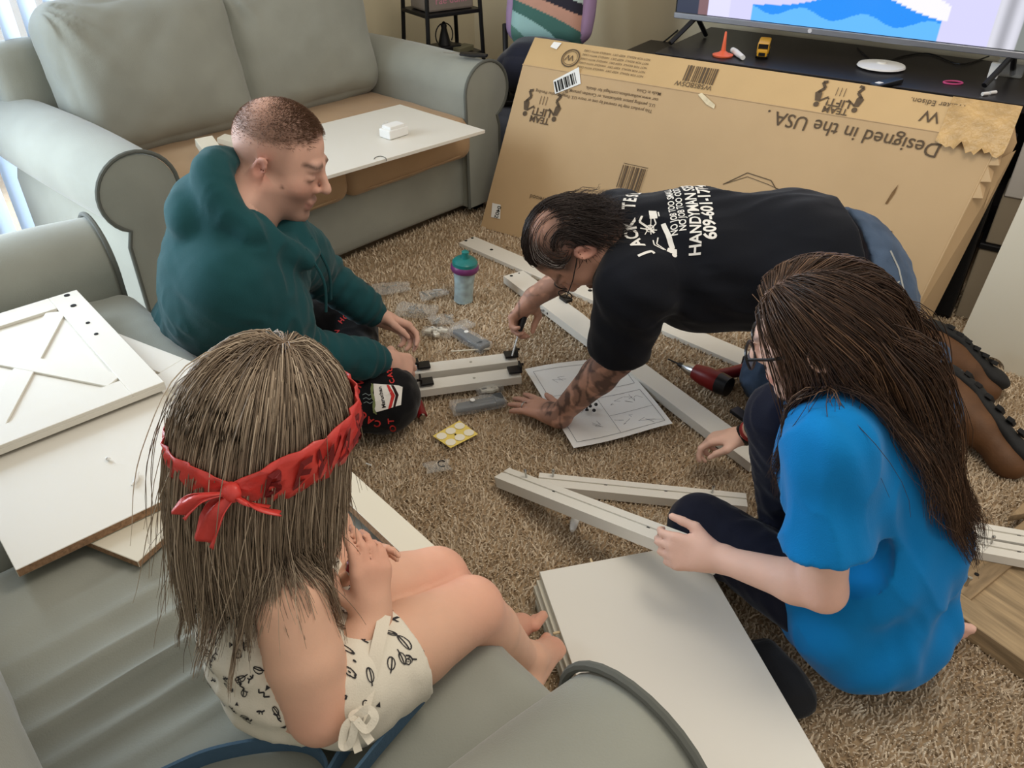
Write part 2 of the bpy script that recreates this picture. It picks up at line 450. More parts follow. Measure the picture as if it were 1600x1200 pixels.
# ================================================================== boards
def slab(name, quad, th, m, edge=None, parent=None):
    """quad: four top corners in order, board hangs th below along its normal; edge = material of the sides"""
    q = [Vector(p) for p in quad]; n = (q[1]-q[0]).cross(q[3]-q[0]).normalized()
    if n.z < 0: q = [q[0], q[3], q[2], q[1]]; n = -n
    b = MB(); vs = [b.bm.verts.new(p) for p in q] + [b.bm.verts.new(p-n*th) for p in q]
    tf = b.bm.faces.new(vs[:4]); b.bm.faces.new(vs[7:3:-1])
    sides = [b.bm.faces.new((vs[i], vs[i+4], vs[(i+1)%4+4], vs[(i+1)%4])) for i in range(4)]
    if edge:
        for f in sides: f.material_index = 1
    es = list(b.bm.edges)
    bmesh.ops.bevel(b.bm, geom=es, offset=0.0009, segments=1, affect='EDGES')
    o = b.build(name, m, parent)
    if edge: o.data.materials.append(edge)
    return o
def rail(name, a, c, width, th, m, label=None, cat=None, group=None, edge=None, up=None):
    """a long board from a to c (centre line of its top face)"""
    a, c = Vector(a), Vector(c); d = (c-a).normalized(); u = Vector(up) if up else Vector((0,0,1)); s = u.cross(d).normalized()*width/2
    o = slab(name, [a+s, a-s, c-s, c+s], th, m, edge)
    return tag(o, label, cat, group)
def dot(parent, p, r, m=None, n=V((0,0,1)), h=0.0015, name='screw_hole'):
    z = Vector(n).normalized(); x = z.orthogonal()
    return MB().lathe([(r*0.99,0),(r,h)], frame(Vector(p)-z*(h*0.4), x, z=z), n=12).build(name, m or M_hole, parent)
MV = V((0.743,0.669,0)); WV = V((0.67,-0.74,0))
def mw(m_, w_, z): return MV*m_ + WV*w_ + V((0,0,z))
ZS = 0.452
# boards lying on the couch seat
tag(slab('furniture_board', [mw(0.0,-1.11,ZS+0.032), mw(0.35,-1.11,ZS+0.032), mw(0.35,-1.75,ZS+0.032), mw(0.0,-1.75,ZS+0.032)], 0.016, M_white, M_chip),
    'plain white panel on the couch, half under the X door', 'panel')
def xdoor(name, label, o, ax, ay, w, l, z, th=0.012, up=V((0,0,1)), face=M_white, edge=M_white, tilt=0):
    r = empty(name, label=label, cat='cabinet door')
    M = frame(o, ax); M[2][3] = z
    q = lambda x, y, zz=0: M @ V((x, y, zz))
    slab('back_panel', [q(0,0,0), q(w,0,0), q(w,l,0), q(0,l,0)], th, face, edge, r)
    fw = 0.062; h = 0.007
    for (x0,y0,x1,y1) in ((0,0,fw,l),(w-fw,0,w,l),(fw,0,w-fw,fw),(fw,l-fw,w-fw,l)):
        slab('frame_board', [q(x0,y0,h), q(x1,y0,h), q(x1,y1,h), q(x0,y1,h)], h, face, edge, r)
    for s in (0,1):
        a = V((fw, fw if s else l-fw, 0)); c = V((w-fw, l-fw if s else fw, 0)); d = (c-a).normalized(); n = V((-d.y, d.x, 0))*0.022
        hh = 0.0055-0.0006*s
        aa, cc = a+d*0.012, c-d*0.012
        slab('cross_board', [M @ (aa+n+V((0,0,hh))), M @ (aa-n+V((0,0,hh))), M @ (cc-n+V((0,0,hh))), M @ (cc+n+V((0,0,hh)))], hh, face, edge, r)
    return r, M
# frame: x along +m (away), y along -w (to the far left)
A = mw(0.355,-1.405,0)
r, M = xdoor('braced_door_board', 'white X-braced cabinet door lying uppermost on the couch', mw(0.0,-1.405,0), MV, None, 0.356, 0.505, ZS+0.052)
for (x, y) in ((0.335,0.49),(0.33,0.43),(0.328,0.33),(0.325,0.27)):
    dot(r, M @ V((x-0.005, y, 0.0072)), 0.0065 if y > 0.4 else 0.0045)
ax2 = V((0.93,0.36,0)).normalized(); c2 = P(320,573,ZS+0.02)
ax2 = (P(195,525,ZS+0.02)-c2).normalized()
xdoor('braced_door_board', 'white X-braced cabinet door sticking out from under the uppermost one', c2, ax2, None, 0.42, 0.30, ZS+0.014)
k = P(312,640,ZS+0.015); k2 = P(262,610,ZS+0.015); dk = (k2-k).normalized(); nk = V((dk.y,-dk.x,0))*-0.26
tag(slab('furniture_board', [k, k2, k2+nk, k+nk], 0.012, M_cream, M_chip), 'narrow cream panel wedged between the couch panels and the girl', 'panel')
k = P(215,878,ZS+0.014); d1 = (P(145,850,ZS+0.014)-k).normalized(); d2 = V((-d1.y, d1.x, 0)); d2 = d2 if d2.y > 0 else -d2
tag(slab('furniture_board', [k, k+d1*0.30, k+d1*0.30+d2*0.30, k+d2*0.30], 0.013, M_cream, M_chip), 'cream panel with a raw chipboard edge at the bottom of the couch pile', 'panel')
# board overhanging the couch's front edge beside the girl's knees
tag(slab('shelf_board', [mw(0.458,-0.748,0.466), mw(0.514,-0.748,0.452), mw(0.514,-1.30,0.452), mw(0.458,-1.30,0.466)], 0.014, M_cream, M_chip),
    "cream shelf board with a raw edge overhanging the couch beyond the girl's knees", 'board')
# two curls of torn foam on the plain panel
for i,(x,y,l) in enumerate(((212,748,0.035),(168,717,0.006))):
    c = P(x, y, ZS+0.036); pts = [c+V((0.002*math.sin(t*5), (t-0.5)*l, 0.0005)) for t in np.linspace(0,1,6)]
    tag(MB().tube(pts, [0.0015,0.003,0.004,0.004,0.003,0.0015], n=6).build('foam_scrap', M_paper, smooth=True),
        ('long white foam scrap lying on the plain couch panel','tiny white foam crumb beside the long foam scrap on the couch panel')[i], 'scrap')
# the stack of white panels on the floor in front
tl = P(843,893,0.09); tr = P(1085,848,0.09); ex = (tr-tl).normalized(); ey = V((ex.y,-ex.x,0)); 
for i in range(5):
    z = 0.09-0.018*i; off = -ex*(0.0,0.008,0.014,0.010,0.012)[i] + ey*(0.0,0.006,0.004,0.01,0.012)[i]
    a = V((tl.x,tl.y,z))+off; wl = (tr-tl).length
    o = slab('furniture_board', [a, a+ex*wl, a+ex*wl+ey*0.78, a+ey*0.78], 0.0165, M_white if i == 0 else M_cream, M_cream)
    tag(o, ('large white panel topmost of the stack between girl and teenager', 'second panel from the top of the white floor stack', 'middle panel of the white floor stack',
            'panel second from the bottom of the white floor stack', 'bottom panel of the white floor stack')[i], 'panel', 'panels stacked on the floor')
    for xx in ((0.12,0.29) if i == 0 else ()):
        MB().lathe([(0.003,0),(0.003,0.014),(0.002,0.016)], frame(a+ex*xx+V((0,0,-0.008)), ex, z=-ey), n=8).build('dowel', mat('dowel_wood', C(214,190,150), 0.7, 0.1), o, smooth=True)
    if i == 0:
        MB().lathe([(0.003,0),(0.003,0.012),(0.002,0.014)], frame(a+ey*0.155+V((0,0,-0.008)), ey, z=-ex), n=8).build('dowel', MATS['dowel_wood'], o, smooth=True)
# long rails on the carpet
ZC = 0.012
def brail(name, label, a, c, w1, w2, th):   # long leg board with a curved cut-out
    a, c = Vector(a), Vector(c); L = (c-a).length; pts = [(0,0),(L,0),(L,w2)]
    k0 = 0.30*L
    for t in np.linspace(0,1,9): pts.append((k0+0.16-0.16*t, w2+(w1-w2)*(0.5-0.5*math.cos(math.pi*t))))
    pts.append((0,w1))
    o = MB().prism([(x,y-w1/2) for x,y in pts], -th, 0, frame(a, c-a)).build(name, M_white)
    b = bpy.data
    return tag(o, label, 'board')
a, c = P(802,427,0.04), P(1192,716,0.04)
o = brail('leg_board', 'long white leg board with a curved notch on the carpet', a, c, 0.085, 0.068, 0.028)
for (x,y) in ((799,431),(811,427)): dot(o, P(x,y,0.0403), 0.006 if x < 805 else 0.003)
MB().box((0,0,0.006),(0.022,0.014,0.006), bevel=0.002).build('bracket', M_black, o, M=frame(P(884,469,0.04), c-a))
MB().box((0,0,0.006),(0.028,0.016,0.006), bevel=0.002).build('bracket', M_black, o, M=frame(P(1157,650,0.04), c-a))
a, c = P(729,374,0.02), P(1190,570,0.02)
o = rail('back_board', a, c, 0.085, 0.016, M_white, 'flat white board with a row of holes beside the big carton', 'board')
for (x,y,r_) in ((728,376,0.006),(738,372,0.006),(768,390,0.007),(826,408,0.006),(922,454,0.008)): dot(o, P(x,y,0.0203), r_)
a, c = P(841,748,0.035), P(1167,781,0.035)
def grail(name, label, a, c, width, th, holes, pins):
    a, c = Vector(a), Vector(c); d = (c-a).normalized(); n = V((0,0,1)); n = (n-d*n.dot(d)).normalized(); s = n.cross(d)
    L = (c-a).length; w = width/2
    # cross-section with a groove
    g = [(-w,-th),(w,-th),(w,0),(w*0.25,0),(w*0.25,-0.004),(w*0.02,-0.004),(w*0.02,0),(-w,0)]
    M = Matrix.Identity(4)
    for i in range(3): M[i][0] = s[i]; M[i][1] = n[i]; M[i][2] = d[i]; M[i][3] = a[i]
    o = MB().prism(g, 0, L, M).build(name, M_white); tag(o, label, 'rail')
    for t in holes: dot(o, a+d*(t*L)+s*(w*0.13)-n*0.0035, 0.0042, n=n)
    for t in pins:
        MB().lathe([(0.0025,0),(0.0025,0.018),(0.0042,0.018),(0.0042,0.024),(0.003,0.026)], frame(a+d*(t*L)+s*(w*0.55)-n*0.002, d, z=n), n=10).build('cam_bolt', M_steel, o, smooth=True)
    return o
grail('drawer_rail', 'grooved white rail lying flat on the carpet', a, c, 0.048, 0.026, (0.33,0.62), (0.07,0.84))
a, c = P(784,738,0.045), D(1125,868,1.56)
grail('drawer_rail', "long white grooved rail held in the teenager's hand", a, c, 0.052, 0.03, (0.28,0.72), (0.12,))
# rails by the wooden door at the right
for i, (y0, y1, lab) in enumerate(((818,846,'white grooved rail nearer the carton, resting on the wooden door'), (842,872,'white grooved rail nearer the camera, resting on the wooden door'))):
    a, c = P(1478,y0,0.075), P(1640,y1,0.075)
    grail('drawer_rail', lab, a, c, 0.046, 0.022, (0.25,0.72), (0.45,) if i else ())
# rustic wooden door at the right edge
M_wood = mat('rustic_wood', C(164,141,108), 0.7, 0.5, 5.0, 0.35, 30, stretch=(1.2,14,14), detail=8)
M_wood2 = mat('rustic_wood_frame', C(150,127,96), 0.7, 0.42, 6.0, 0.35, 30, stretch=(10,1.5,10), detail=8)
k1 = P(1452,928,0.052); de = (P(1600,1032,0.052)-k1).normalized(); df = V((-de.y, de.x, 0))
if df.x < 0: df = -df
r = empty('barn_door_board', label='brown rustic wood cabinet door on the carpet behind the teenager', cat='cabinet door')
q = lambda x, y, z: k1 + de*x + df*y + V((0,0,z))
def wslab(n, x0, y0, x1, y1, z1, th, m):
    M = frame(q((x0+x1)/2,(y0+y1)/2,z1-0.052*0-th/2), de)
    o = MB().box((0,0,0), ((x1-x0)/2,(y1-y0)/2,th/2), bevel=0.0015, segs=1).build(n, m, r); o.matrix_local = M; return o
wslab('inset_panel', 0.055, 0.055, 0.50, 0.42, -0.010, 0.012, M_wood)
wslab('frame_board', 0.0, 0.0, 0.56, 0.058, 0.0, 0.048, M_wood)
wslab('frame_board', 0.0, 0.42, 0.56, 0.478, 0.0, 0.048, M_wood)
wslab('frame_board', 0.0, 0.058, 0.058, 0.42, 0.0, 0.048, M_wood2)
wslab('frame_board', 0.502, 0.058, 0.56, 0.42, 0.0, 0.048, M_wood2)
dot(r, q(0.028,0.135,0.0005), 0.005)
MB().lathe([(0.003,0),(0.003,0.018),(0.005,0.018),(0.005,0.024)], frame(q(0.032,0.085,0.0), de, z=V((0.25,0,1))), n=10).build('cam_bolt', M_steel, r, smooth=True)
tag(slab('wood_board', [P(1578,806,0.06), P(1640,795,0.06), P(1660,770,0.06), P(1600,784,0.06)], 0.02, M_wood2), 'brown wood board end lying behind the two white rails', 'board')
# the leaning white panel with a half-round notch
a, c = P(1492,548,0.0), P(1640,607,0.0); d = (c-a); L = d.length; d.normalize(); nb = V((-d.y,d.x,0)); nb = nb if nb.y > 0 else -nb
lean = (V((0,0,1)) + nb*0.10 + d*0.03).normalized()
pts = [(0,0)]; nc = 0.118
for t in np.linspace(180, 0, 13): pts.append((nc+0.036*math.cos(math.radians(t)), 0.03*math.sin(math.radians(t))))
pts += [(0.42,0),(0.42,0.86),(0,0.86)]
M = Matrix.Identity(4); dn = d.cross(lean)
for i in range(3): M[i][0] = d[i]; M[i][1] = lean[i]; M[i][2] = dn[i]; M[i][3] = a[i]
tag(MB().prism(pts, -0.008, 0.008, M).build('notched_board', M_cream), 'large cream panel with a half-round foot notch standing beside the stacked boxes', 'panel')

# ================================================================== the big carton
BL = V((-0.133,3.151,0.004)); BR = V((1.262,2.224,0.004)); XB = (BR-BL).normalized(); NB = V((-XB.y, XB.x, 0)); LB = (BR-BL).length+0.005
lv = (NB*0.205 + XB*0.075 + V((0,0,0.625))); FHt = lv.length; lv.normalize()
carton = empty('cardboard_carton', label='large tan cardboard carton leaning on the black TV console', cat='box')
MF = Matrix.Identity(4); nf = XB.cross(lv).normalized()
for i in range(3): MF[i][0] = XB[i]; MF[i][1] = lv[i]; MF[i][2] = nf[i]; MF[i][3] = BL[i]
BK = (NB*0.085+V((0,0,0.085)))      # squashed: the top face rises towards the back
TK = BK.length
def grid_face(name, o, ax, ay, lx, ly, m, nx, ny, amp, seed, parent, inset=0):
    n = Vector(ax).cross(Vector(ay)).normalized(); vs = []
    for j in range(ny+1):
        for i in range(nx+1): vs.append(o + ax*(lx*i/nx) + ay*(ly*j/ny))
    vs = np.array([tuple(v) for v in vs]); 
    e = np.array([min(i, nx-i)/nx*4 for j in range(ny+1) for i in range(nx+1)]).clip(0,1)*np.array([min(j,ny-j)/ny*4 for j in range(ny+1) for i in range(nx+1)]).clip(0,1)
    vs += np.array(n)[None]*(amp*wav(vs, 9, seed)*e)[:,None]
    fs = np.array([(j*(nx+1)+i, j*(nx+1)+i+1, (j+1)*(nx+1)+i+1, (j+1)*(nx+1)+i) for j in range(ny) for i in range(nx)])
    return mesh_np(name, vs, fs, m, parent)
grid_face('front_panel', BL, XB, lv, LB, FHt, M_card, 60, 26, 0.0012, 3, carton)
TLc = BL + lv*FHt
bkn = BK.normalized()
grid_face('top_panel', TLc, XB, bkn, LB, TK, M_card2, 60, 6, 0.0015, 4, carton)
BKo = NB*0.17
grid_face('back_panel', BL+BKo, XB, (TLc+BK-BL-BKo).normalized(), LB, (TLc+BK-BL-BKo).length, M_card, 4, 4, 0, 5, carton)
def quadmesh(name, pts, m, parent): return mesh_np(name, np.array([tuple(p) for p in pts]), [list(range(len(pts)))], m, parent, smooth=False)
E_ = XB*LB
quadmesh('side_panel', [BL+BKo, BL, TLc, TLc+BK], M_card, carton)
quadmesh('side_panel', [BL+E_, BL+BKo*0.8+E_+XB*0.055, TLc+BK*0.8-lv*0.10+E_+XB*0.060, TLc-lv*0.07+E_], M_card, carton)
quadmesh('bottom_panel', [BL, BL+BKo, BL+BKo+E_, BL+E_], M_card, carton)
# edge folds
MB().tube([TLc-XB*0.002, TLc+E_*0.5+nf*0.0006, TLc+E_], 0.0022, n=6).build('fold_edge', M_card, carton, smooth=True)
MB().tube([BL+E_, BL+E_+lv*FHt*0.5, BL+E_+lv*FHt], 0.004, n=6).build('fold_edge', M_card, carton, smooth=True)
# torn, taped corner and the flap at the right end
def ragged(n, amp, seed):
    r_ = random.Random(seed); return [r_.uniform(-amp, amp) for _ in range(n)]
n = 16; rg = ragged(n+1, 0.011, 5); top = TLc + E_ - XB*0.165
vs = []; fs = []
for i in range(n+1):
    x = i/n
    lift = 0.004 + 0.016*math.sin(x*2.6)+abs(rg[i])*0.7
    prof = [bkn*TK*1.02+nf*0.002, bkn*TK*0.55+nf*0.006, nf*0.004+bkn*0.002, -lv*(0.012+0.010*x)+nf*0.008, -lv*(0.022+0.024*x+rg[i]*1.4)+nf*lift]
    for p in prof: vs.append(tuple(top + XB*(0.19*x) + p))
m_ = 5
for i in range(n):
    for j in range(m_-1): fs.append((i*m_+j, i*m_+j+1, (i+1)*m_+j+1, (i+1)*m_+j))
mesh_np('torn_corner', np.array(vs), np.array(fs), mat('packing_tape', C(188,154,102), 0.28, 0.22, 22, 0.9, 60, spec=0.6, bdist=0.006), carton)
tr_ = TLc+E_
quadmesh('flap', [tr_+BK*0.95, tr_+BK*0.5-lv*0.02+XB*0.015, tr_+XB*0.045-lv*0.20+nf*-0.03, tr_+BK+XB*0.055-lv*0.10], M_card, carton)
for i in range(3):
    a0 = tr_ - lv*(0.02+0.05*i)+nf*0.002
    quadmesh('torn_flap', [a0, a0-lv*0.05, a0-lv*0.045+XB*0.03+nf*0.01, a0-lv*0.01+XB*0.022-nf*0.02], M_card, carton)
sr = BL+E_+(BKo*0.8+XB*0.055)*0.5+XB*0.004
quadmesh('side_label', [sr+lv*0.03-(BKo*0.8+XB*0.055)*0.16, sr+lv*0.03+(BKo*0.8+XB*0.055)*0.02, sr+lv*0.14+(BKo*0.8+XB*0.055)*0.02, sr+lv*0.14-(BKo*0.8+XB*0.055)*0.16], M_paper, carton)
# prints, upside down: origin at a point of the face, rotated by pi
def onface(x, y): # pixel -> local coords on the front plane
    d = ray(x, y); o_ = Vector((0,0,CAM_H)); t = (BL-o_).dot(nf)/d.dot(nf); p = o_+d*t-BL
    return (p.dot(XB)-p.dot(lv)*XB.dot(lv))/(1-XB.dot(lv)**2), (p.dot(lv)-p.dot(XB)*XB.dot(lv))/(1-XB.dot(lv)**2)
pr = Print()
def flush(nm, z=0.0026):
    global pr
    pr.build(nm, M_ink, MF, carton, z); pr = Print()
x, y = onface(1474,226); pr.text('Designed in the USA .', x, y, 0.062, math.pi-0.03, bold=0.004, sx=1.0)
flush('slogan_lettering')
x, y = onface(1020,172)
for i, t in enumerate(('This product may be covered by one or more U.S. Patents and/or Pending', 'U.S. pending patent applications, or Canadian patents. Visit', 'our www.walkeredison.com/legal for details.', 'Made in China')):
    pr.text(t, x+0.004*i, y+0.021*i, 0.0165, math.pi, bold=0.002)
flush('patent_lettering')
pr.text('Reclaimed Barnwood', *onface(905,322), 0.026, math.pi, bold=0.0)
flush('finish_lettering')
x, y = onface(963,292); pr.barcode(x, y, 0.10, 0.085, 3); pr.rect(x+0.0, y+0.09, x+0.1, y+0.092)
def team_lift(pr, x, y, s, r=math.pi):
    c = math.cos(r)
    T = lambda px, py: (x+c*px*s, y+c*py*s)
    pr.text('TEAM', *T(-0.42,0.42), 0.30*s, r, bold=0.02); pr.text('LIFT!', *T(-0.42,0.14), 0.36*s, r, bold=0.02)
    for sg in (-1,1):
        for (ax_,ay_) in ((0.58,0.40),): pr.disc(*T(sg*ax_, ay_), 0.085*s)
        pr.poly([T(sg*0.50,0.30), T(sg*0.66,0.28), T(sg*0.74,0.02), T(sg*0.60,-0.10), T(sg*0.52,0.02)][::(1 if sg>0 else -1)])
        pr.line([T(sg*0.66,0.0), T(sg*0.50,-0.18), T(sg*0.62,-0.36), T(sg*0.48,-0.40)], 0.09*s)
        pr.line([T(sg*0.52,0.26), T(sg*0.30,0.10)], 0.05*s)
    for k in (-0.12,0,0.12): pr.line([T(k,0.02), T(k,-0.26)], 0.02*s)
flush('barcode_print')
x, y = onface(848,163); team_lift(pr, x, y, 0.115)
flush('lift_emblem')
# furniture outline and lower panel
z0 = [onface(px,py) for px,py in ((1130,288),(1168,270),(1205,282),(1212,294),(1290,318))]; pr.line(z0, 0.003)
z0 = [onface(px,py) for px,py in ((1130,288),(1168,276),(1200,288),(1290,330))]; pr.line(z0, 0.002)
z0 = [onface(px,py) for px,py in ((1330,340),(1394,362),(1388,376))]; pr.line(z0, 0.003)
flush('outline_drawing')
# top strip prints
MT = Matrix.Identity(4); nt_ = XB.cross(bkn).normalized()
for i in range(3): MT[i][0] = XB[i]; MT[i][1] = bkn[i]; MT[i][2] = nt_[i]; MT[i][3] = TLc[i]
pt = Print()
def flusht(nm):
    global pt
    pt.build(nm, M_ink, MT, carton, 0.0035); pt = Print()
def ontop(x, y):
    d = ray(x, y); o_ = Vector((0,0,CAM_H)); t = (TLc-o_).dot(nt_)/d.dot(nt_); p = o_+d*t-TLc
    return p.dot(XB), p.dot(bkn)
x, y = ontop(1312,150); team_lift(pt, x, y, 0.105)
flusht('lift_emblem')
x, y = ontop(1068,122); pt.barcode(x, 0.035, 0.12, 0.062, 8); pt.text('W58SBDSW', x+0.115, 0.032, 0.026, math.pi, bold=0.003)
flusht('model_barcode')
x, y = ontop(882,88); pt.ring(x+0.03, 0.055, 0.036, 0.005); pt.ring(x+0.03, 0.055, 0.028, 0.002); pt.text('W', x+0.045, 0.068, 0.036, math.pi)
flusht('round_emblem')
for i in range(5): pt.text('NOT FOR RESALE  KEEP DRY  HANDLE WITH CARE', ontop(1010,110)[0], 0.03+0.017*i, 0.012, math.pi)
flusht('notice_lettering')
x, y = ontop(1475,170); pt.text('W', x, 0.062, 0.055, math.pi, bold=0.004); pt.text('Walker Edison.', x+0.06, 0.098, 0.026, math.pi, bold=0.002)
flusht('maker_lettering')
# stickers and labels
def sticker(name, pts, parent, holder, m=M_paper, z=0.0035):
    lp = [holder(px,py) for px,py in pts]; Mx = MF if holder is onface else MT
    o = mesh_np(name, xf(Mx, np.array([(a,b,z) for a,b in lp])), [list(range(len(lp)))], m, parent, smooth=False); return o, lp
s_, lp = sticker('shipping_label', ((865,126),(905,105),(908,131),(868,147)), carton, onface)
pb = Print(); x, y = onface(885,130); 
u0 = np.array(onface(903,110))-np.array(onface(867,127)); ang = math.atan2(u0[1], u0[0])
b2 = Print(); b2.barcode(-0.045,-0.018,0.09,0.042,11); b2.text('X0 38 00', 0.02,-0.03,0.012, math.pi)
cs, sn = math.cos(ang), math.sin(ang); b2.v = [(a*cs-b*sn+x, a*sn+b*cs+y) for a,b in b2.v]
b2.build('barcode', M_hole, MF, s_, 0.005)
s_, lp = sticker('number_label', ((770,317),(783,320),(782,342),(768,339)), carton, onface)
x, y = onface(779,321); Print().text('0402', x, y, 0.026, -math.pi/2-0.05, bold=0.01).build('number', M_hole, MF, s_, 0.005)
s_, lp = sticker('paper_label', ((938,306),(962,314),(975,330),(934,322)), carton, onface)
sticker('tape_scrap', ((1091,148),(1097,145),(1118,164),(1116,170),(1104,163)), carton, onface, mat('clear_tape', C(220,205,170), 0.15, 0.2, 40, spec=0.8))
sticker('end_label', ((860,74),(866,66),(878,68),(870,78)), carton, ontop)
# tear on the front, a darker brown than the card
quadmesh('tear', [BL+XB*a+lv*b+nf*0.0026 for a, b in (onface(1404,288), onface(1398,302), onface(1386,319), onface(1383,318), onface(1394,300))], mat('torn_dark_card', C(120,92,60), 0.9, 0.2, 40), carton)
# ================================================================== television side of the room
ZT = 0.66
FO = 3.10; BO = 3.68          # front / back of the console measured along HN
def eh(e, h, z): return EX*e + HN*h + V((0,0,z))
MC = frame((0,0,0), EX)
e0 = P(1022,82,ZT).dot(EX)
con = empty('tv_console', label='black TV console behind the leaning carton', cat='console')
Lc = 1.85
MB().box((e0+Lc/2, (FO+BO)/2, ZT-0.015), (Lc/2, (BO-FO)/2, 0.015), bevel=0.003).build('top', M_console, con, M=MC)
for x in (e0+0.012, e0+Lc/2, e0+Lc-0.012): MB().box((x, (FO+BO)/2+0.005, ZT/2-0.015), (0.012, (BO-FO)/2-0.01, ZT/2-0.017)).build('side', M_console, con, M=MC)
MB().box((e0+Lc/2, BO-0.012, ZT/2-0.015), (Lc/2-0.03, 0.006, ZT/2-0.02)).build('back', M_console, con, M=MC)
MB().box((e0+Lc/2, (FO+BO)/2, 0.30), (Lc/2-0.03, (BO-FO)/2-0.03, 0.01)).build('shelf', M_console, con, M=MC)
# low black bench left of the console
o = MB().box((e0-0.15, BO-0.13, 0.27), (0.13, 0.13, 0.27), bevel=0.008).box((e0-0.15, BO-0.13, 0.56), (0.14,0.14,0.012), bevel=0.004).build('speaker_cabinet', M_console, M=MC)
tag(o, 'black speaker cabinet between the console and the printed cushion', 'speaker')
# television
tv = empty('television', label='flat television with a silver lower bezel on the black console', cat='television')
zt0 = 0.745; ho = 3.345
te0 = P(1055,27,zt0).dot(EX); te1 = te0+1.45; TVH = 0.82
ML = M_console
MB().box(((te0+te1)/2, ho+0.018, zt0+TVH/2), (0.725, 0.018, TVH/2), bevel=0.004).build('housing', M_black, tv, M=MC)
MB().box(((te0+te1)/2, ho-0.003, zt0+0.011), (0.725, 0.006, 0.011), bevel=0.003).build('bezel', mat('silver_plastic', C(150,152,158), 0.35, 0.05, 10, metal=0.6), tv, M=MC)
# the picture on the screen
def screen_col(e, z):
    u = (e-te0)/1.45; v = (z-zt0)/TVH
    lav = np.array(C(196,194,228)[:3]); c = np.tile(lav, (len(e),1))
    def put(m_, col): c[m_] = np.array(C(*col)[:3])
    put(u < 0.16, (206,204,236)); put(u < 0.098, (120,92,96)); put(u < 0.07, (52,58,74))
    b1 = 0.10+0.095*np.exp(-((u-0.50)/0.13)**2); put((v < b1) & (u > 0.22) & (u < 0.69), (38,132,226))
    b2 = 0.085+0.02*np.sin(u*40); put((v < b2) & (u > 0.22) & (u < 0.69), (92,170,240))
    b3 = 0.26-0.9*np.abs(u-0.6); put((v > b1) & (v < b3) & (u > 0.45) & (u < 0.7), (226,224,238))
    put((v > 0.16) & (u > 0.40) & (u < 0.47) & (v < 0.30), (150,112,110))
    st = 0.5+0.5*np.sin(u*150); m_ = u > 0.80
    c[m_] = np.array(C(200,200,210)[:3])*(0.55+0.45*st[m_][:,None])
    m_ = (u > 0.86) & (u < 0.90); c[m_] = np.array(C(120,124,120)[:3])
    return c
ne, nz = 320, 90
ee, zz = np.meshgrid(np.linspace(te0+0.008, te1-0.008, ne), zt0+0.024+(TVH-0.034)*np.linspace(0,1,nz)**1.9); ee = ee.ravel(); zz = zz.ravel()
pv = np.stack([ee, np.full_like(ee, ho-0.0012), zz], 1)
fs = np.array([(j*ne+i, j*ne+i+1, (j+1)*ne+i+1, (j+1)*ne+i) for j in range(nz-1) for i in range(ne-1)])
M_scr = mat('lit_screen', C(30,30,36), 0.15, attr=False, spec=0.5)
_nt = M_scr.node_tree; _vc = _nt.nodes.new('ShaderNodeVertexColor'); _vc.layer_name = 'Col'; _b = _nt.nodes['Principled BSDF']
_nt.links.new(_vc.outputs[0], _b.inputs['Emission Color']); _b.inputs['Emission Strength'].default_value = 0.95; _b.inputs['Base Color'].default_value = (0.01,0.01,0.012,1)
mesh_np('screen', xf(MC, pv), fs, M_scr, tv, cols=screen_col(ee, zz))
dot(tv, MC @ V((te0+0.385*1.45, ho-0.0095, zt0+0.012)), 0.008, mat('logo_silver', C(215,215,220), 0.3, 0.03), n=-HN, h=0.002, name='maker_emblem')
for s in (0.09, 1.25):
    MB().tube([MC @ V((te0+s, ho+0.02, zt0+0.01)), MC @ V((te0+s-0.05, ho-0.11, ZT+0.010))], 0.010, n=8).tube([MC @ V((te0+s, ho+0.02, zt0+0.01)), MC @ V((te0+s+0.01, ho+0.12, ZT+0.010))], 0.010, n=8).build('stand_leg', M_black, tv, smooth=True)
# cables
def cable(name, label, pts, r=0.003, m=M_black):
    return tag(MB().tube(catmull(pts, 6), r, n=6).build(name, m, smooth=True), label, 'cable')
cable('power_cable', 'thin black cable running from the television down the wall', [D(1073,35,3.75), D(1050,55,3.72), D(1030,71,3.7)], 0.004)
cable('black_cable', 'thin black cable snaking across the console behind the white disc', [P(1340,75,ZT+0.004), P(1372,98,ZT+0.004), P(1410,88,ZT+0.004), P(1452,84,ZT+0.004), P(1500,100,ZT+0.004), P(1545,88,ZT+0.004)], 0.003)
# things on the console
M_orange = mat('orange_plastic', C(236,110,72), 0.4, 0.05, 20)
c = P(1129,88,ZT)
t = empty('toy_stand', label='orange plastic toy stand with a thin upright on the console', cat='toy')
MB().lathe([(0.0,0.0),(0.038,0.0),(0.040,0.006),(0.020,0.012),(0.009,0.02)], frame(c+V((0,0,0.001)), EX), n=20).build('base', M_orange, t, smooth=True)
MB().lathe([(0.010,0.012),(0.007,0.05),(0.004,0.088),(0.002,0.09)], frame(c, EX), n=12).build('stem', M_orange, t, smooth=True)
a, c2_ = P(1145,78,ZT+0.012), P(1161,90,ZT+0.012)
tag(MB().tube([a, a.lerp(c2_,0.3), c2_], [0.010,0.012,0.009], n=12).build('marker_pen', M_paper, smooth=True), 'short white marker pen lying beside the orange toy stand', 'marker')
bus = empty('toy_bus', label='yellow toy school bus on the console', cat='toy')
M_yel = mat('bus_yellow', C(214,158,40), 0.4, 0.05, 20)
Mb = frame(P(1191,88,ZT+0.001), (EX*-0.25+HN*0.97).normalized())
MB().box((0.015,0,0.034),(0.060,0.022,0.022), bevel=0.006).box((-0.052,0,0.024),(0.014,0.019,0.012), bevel=0.004).build('body', M_yel, bus, M=Mb, smooth=True)
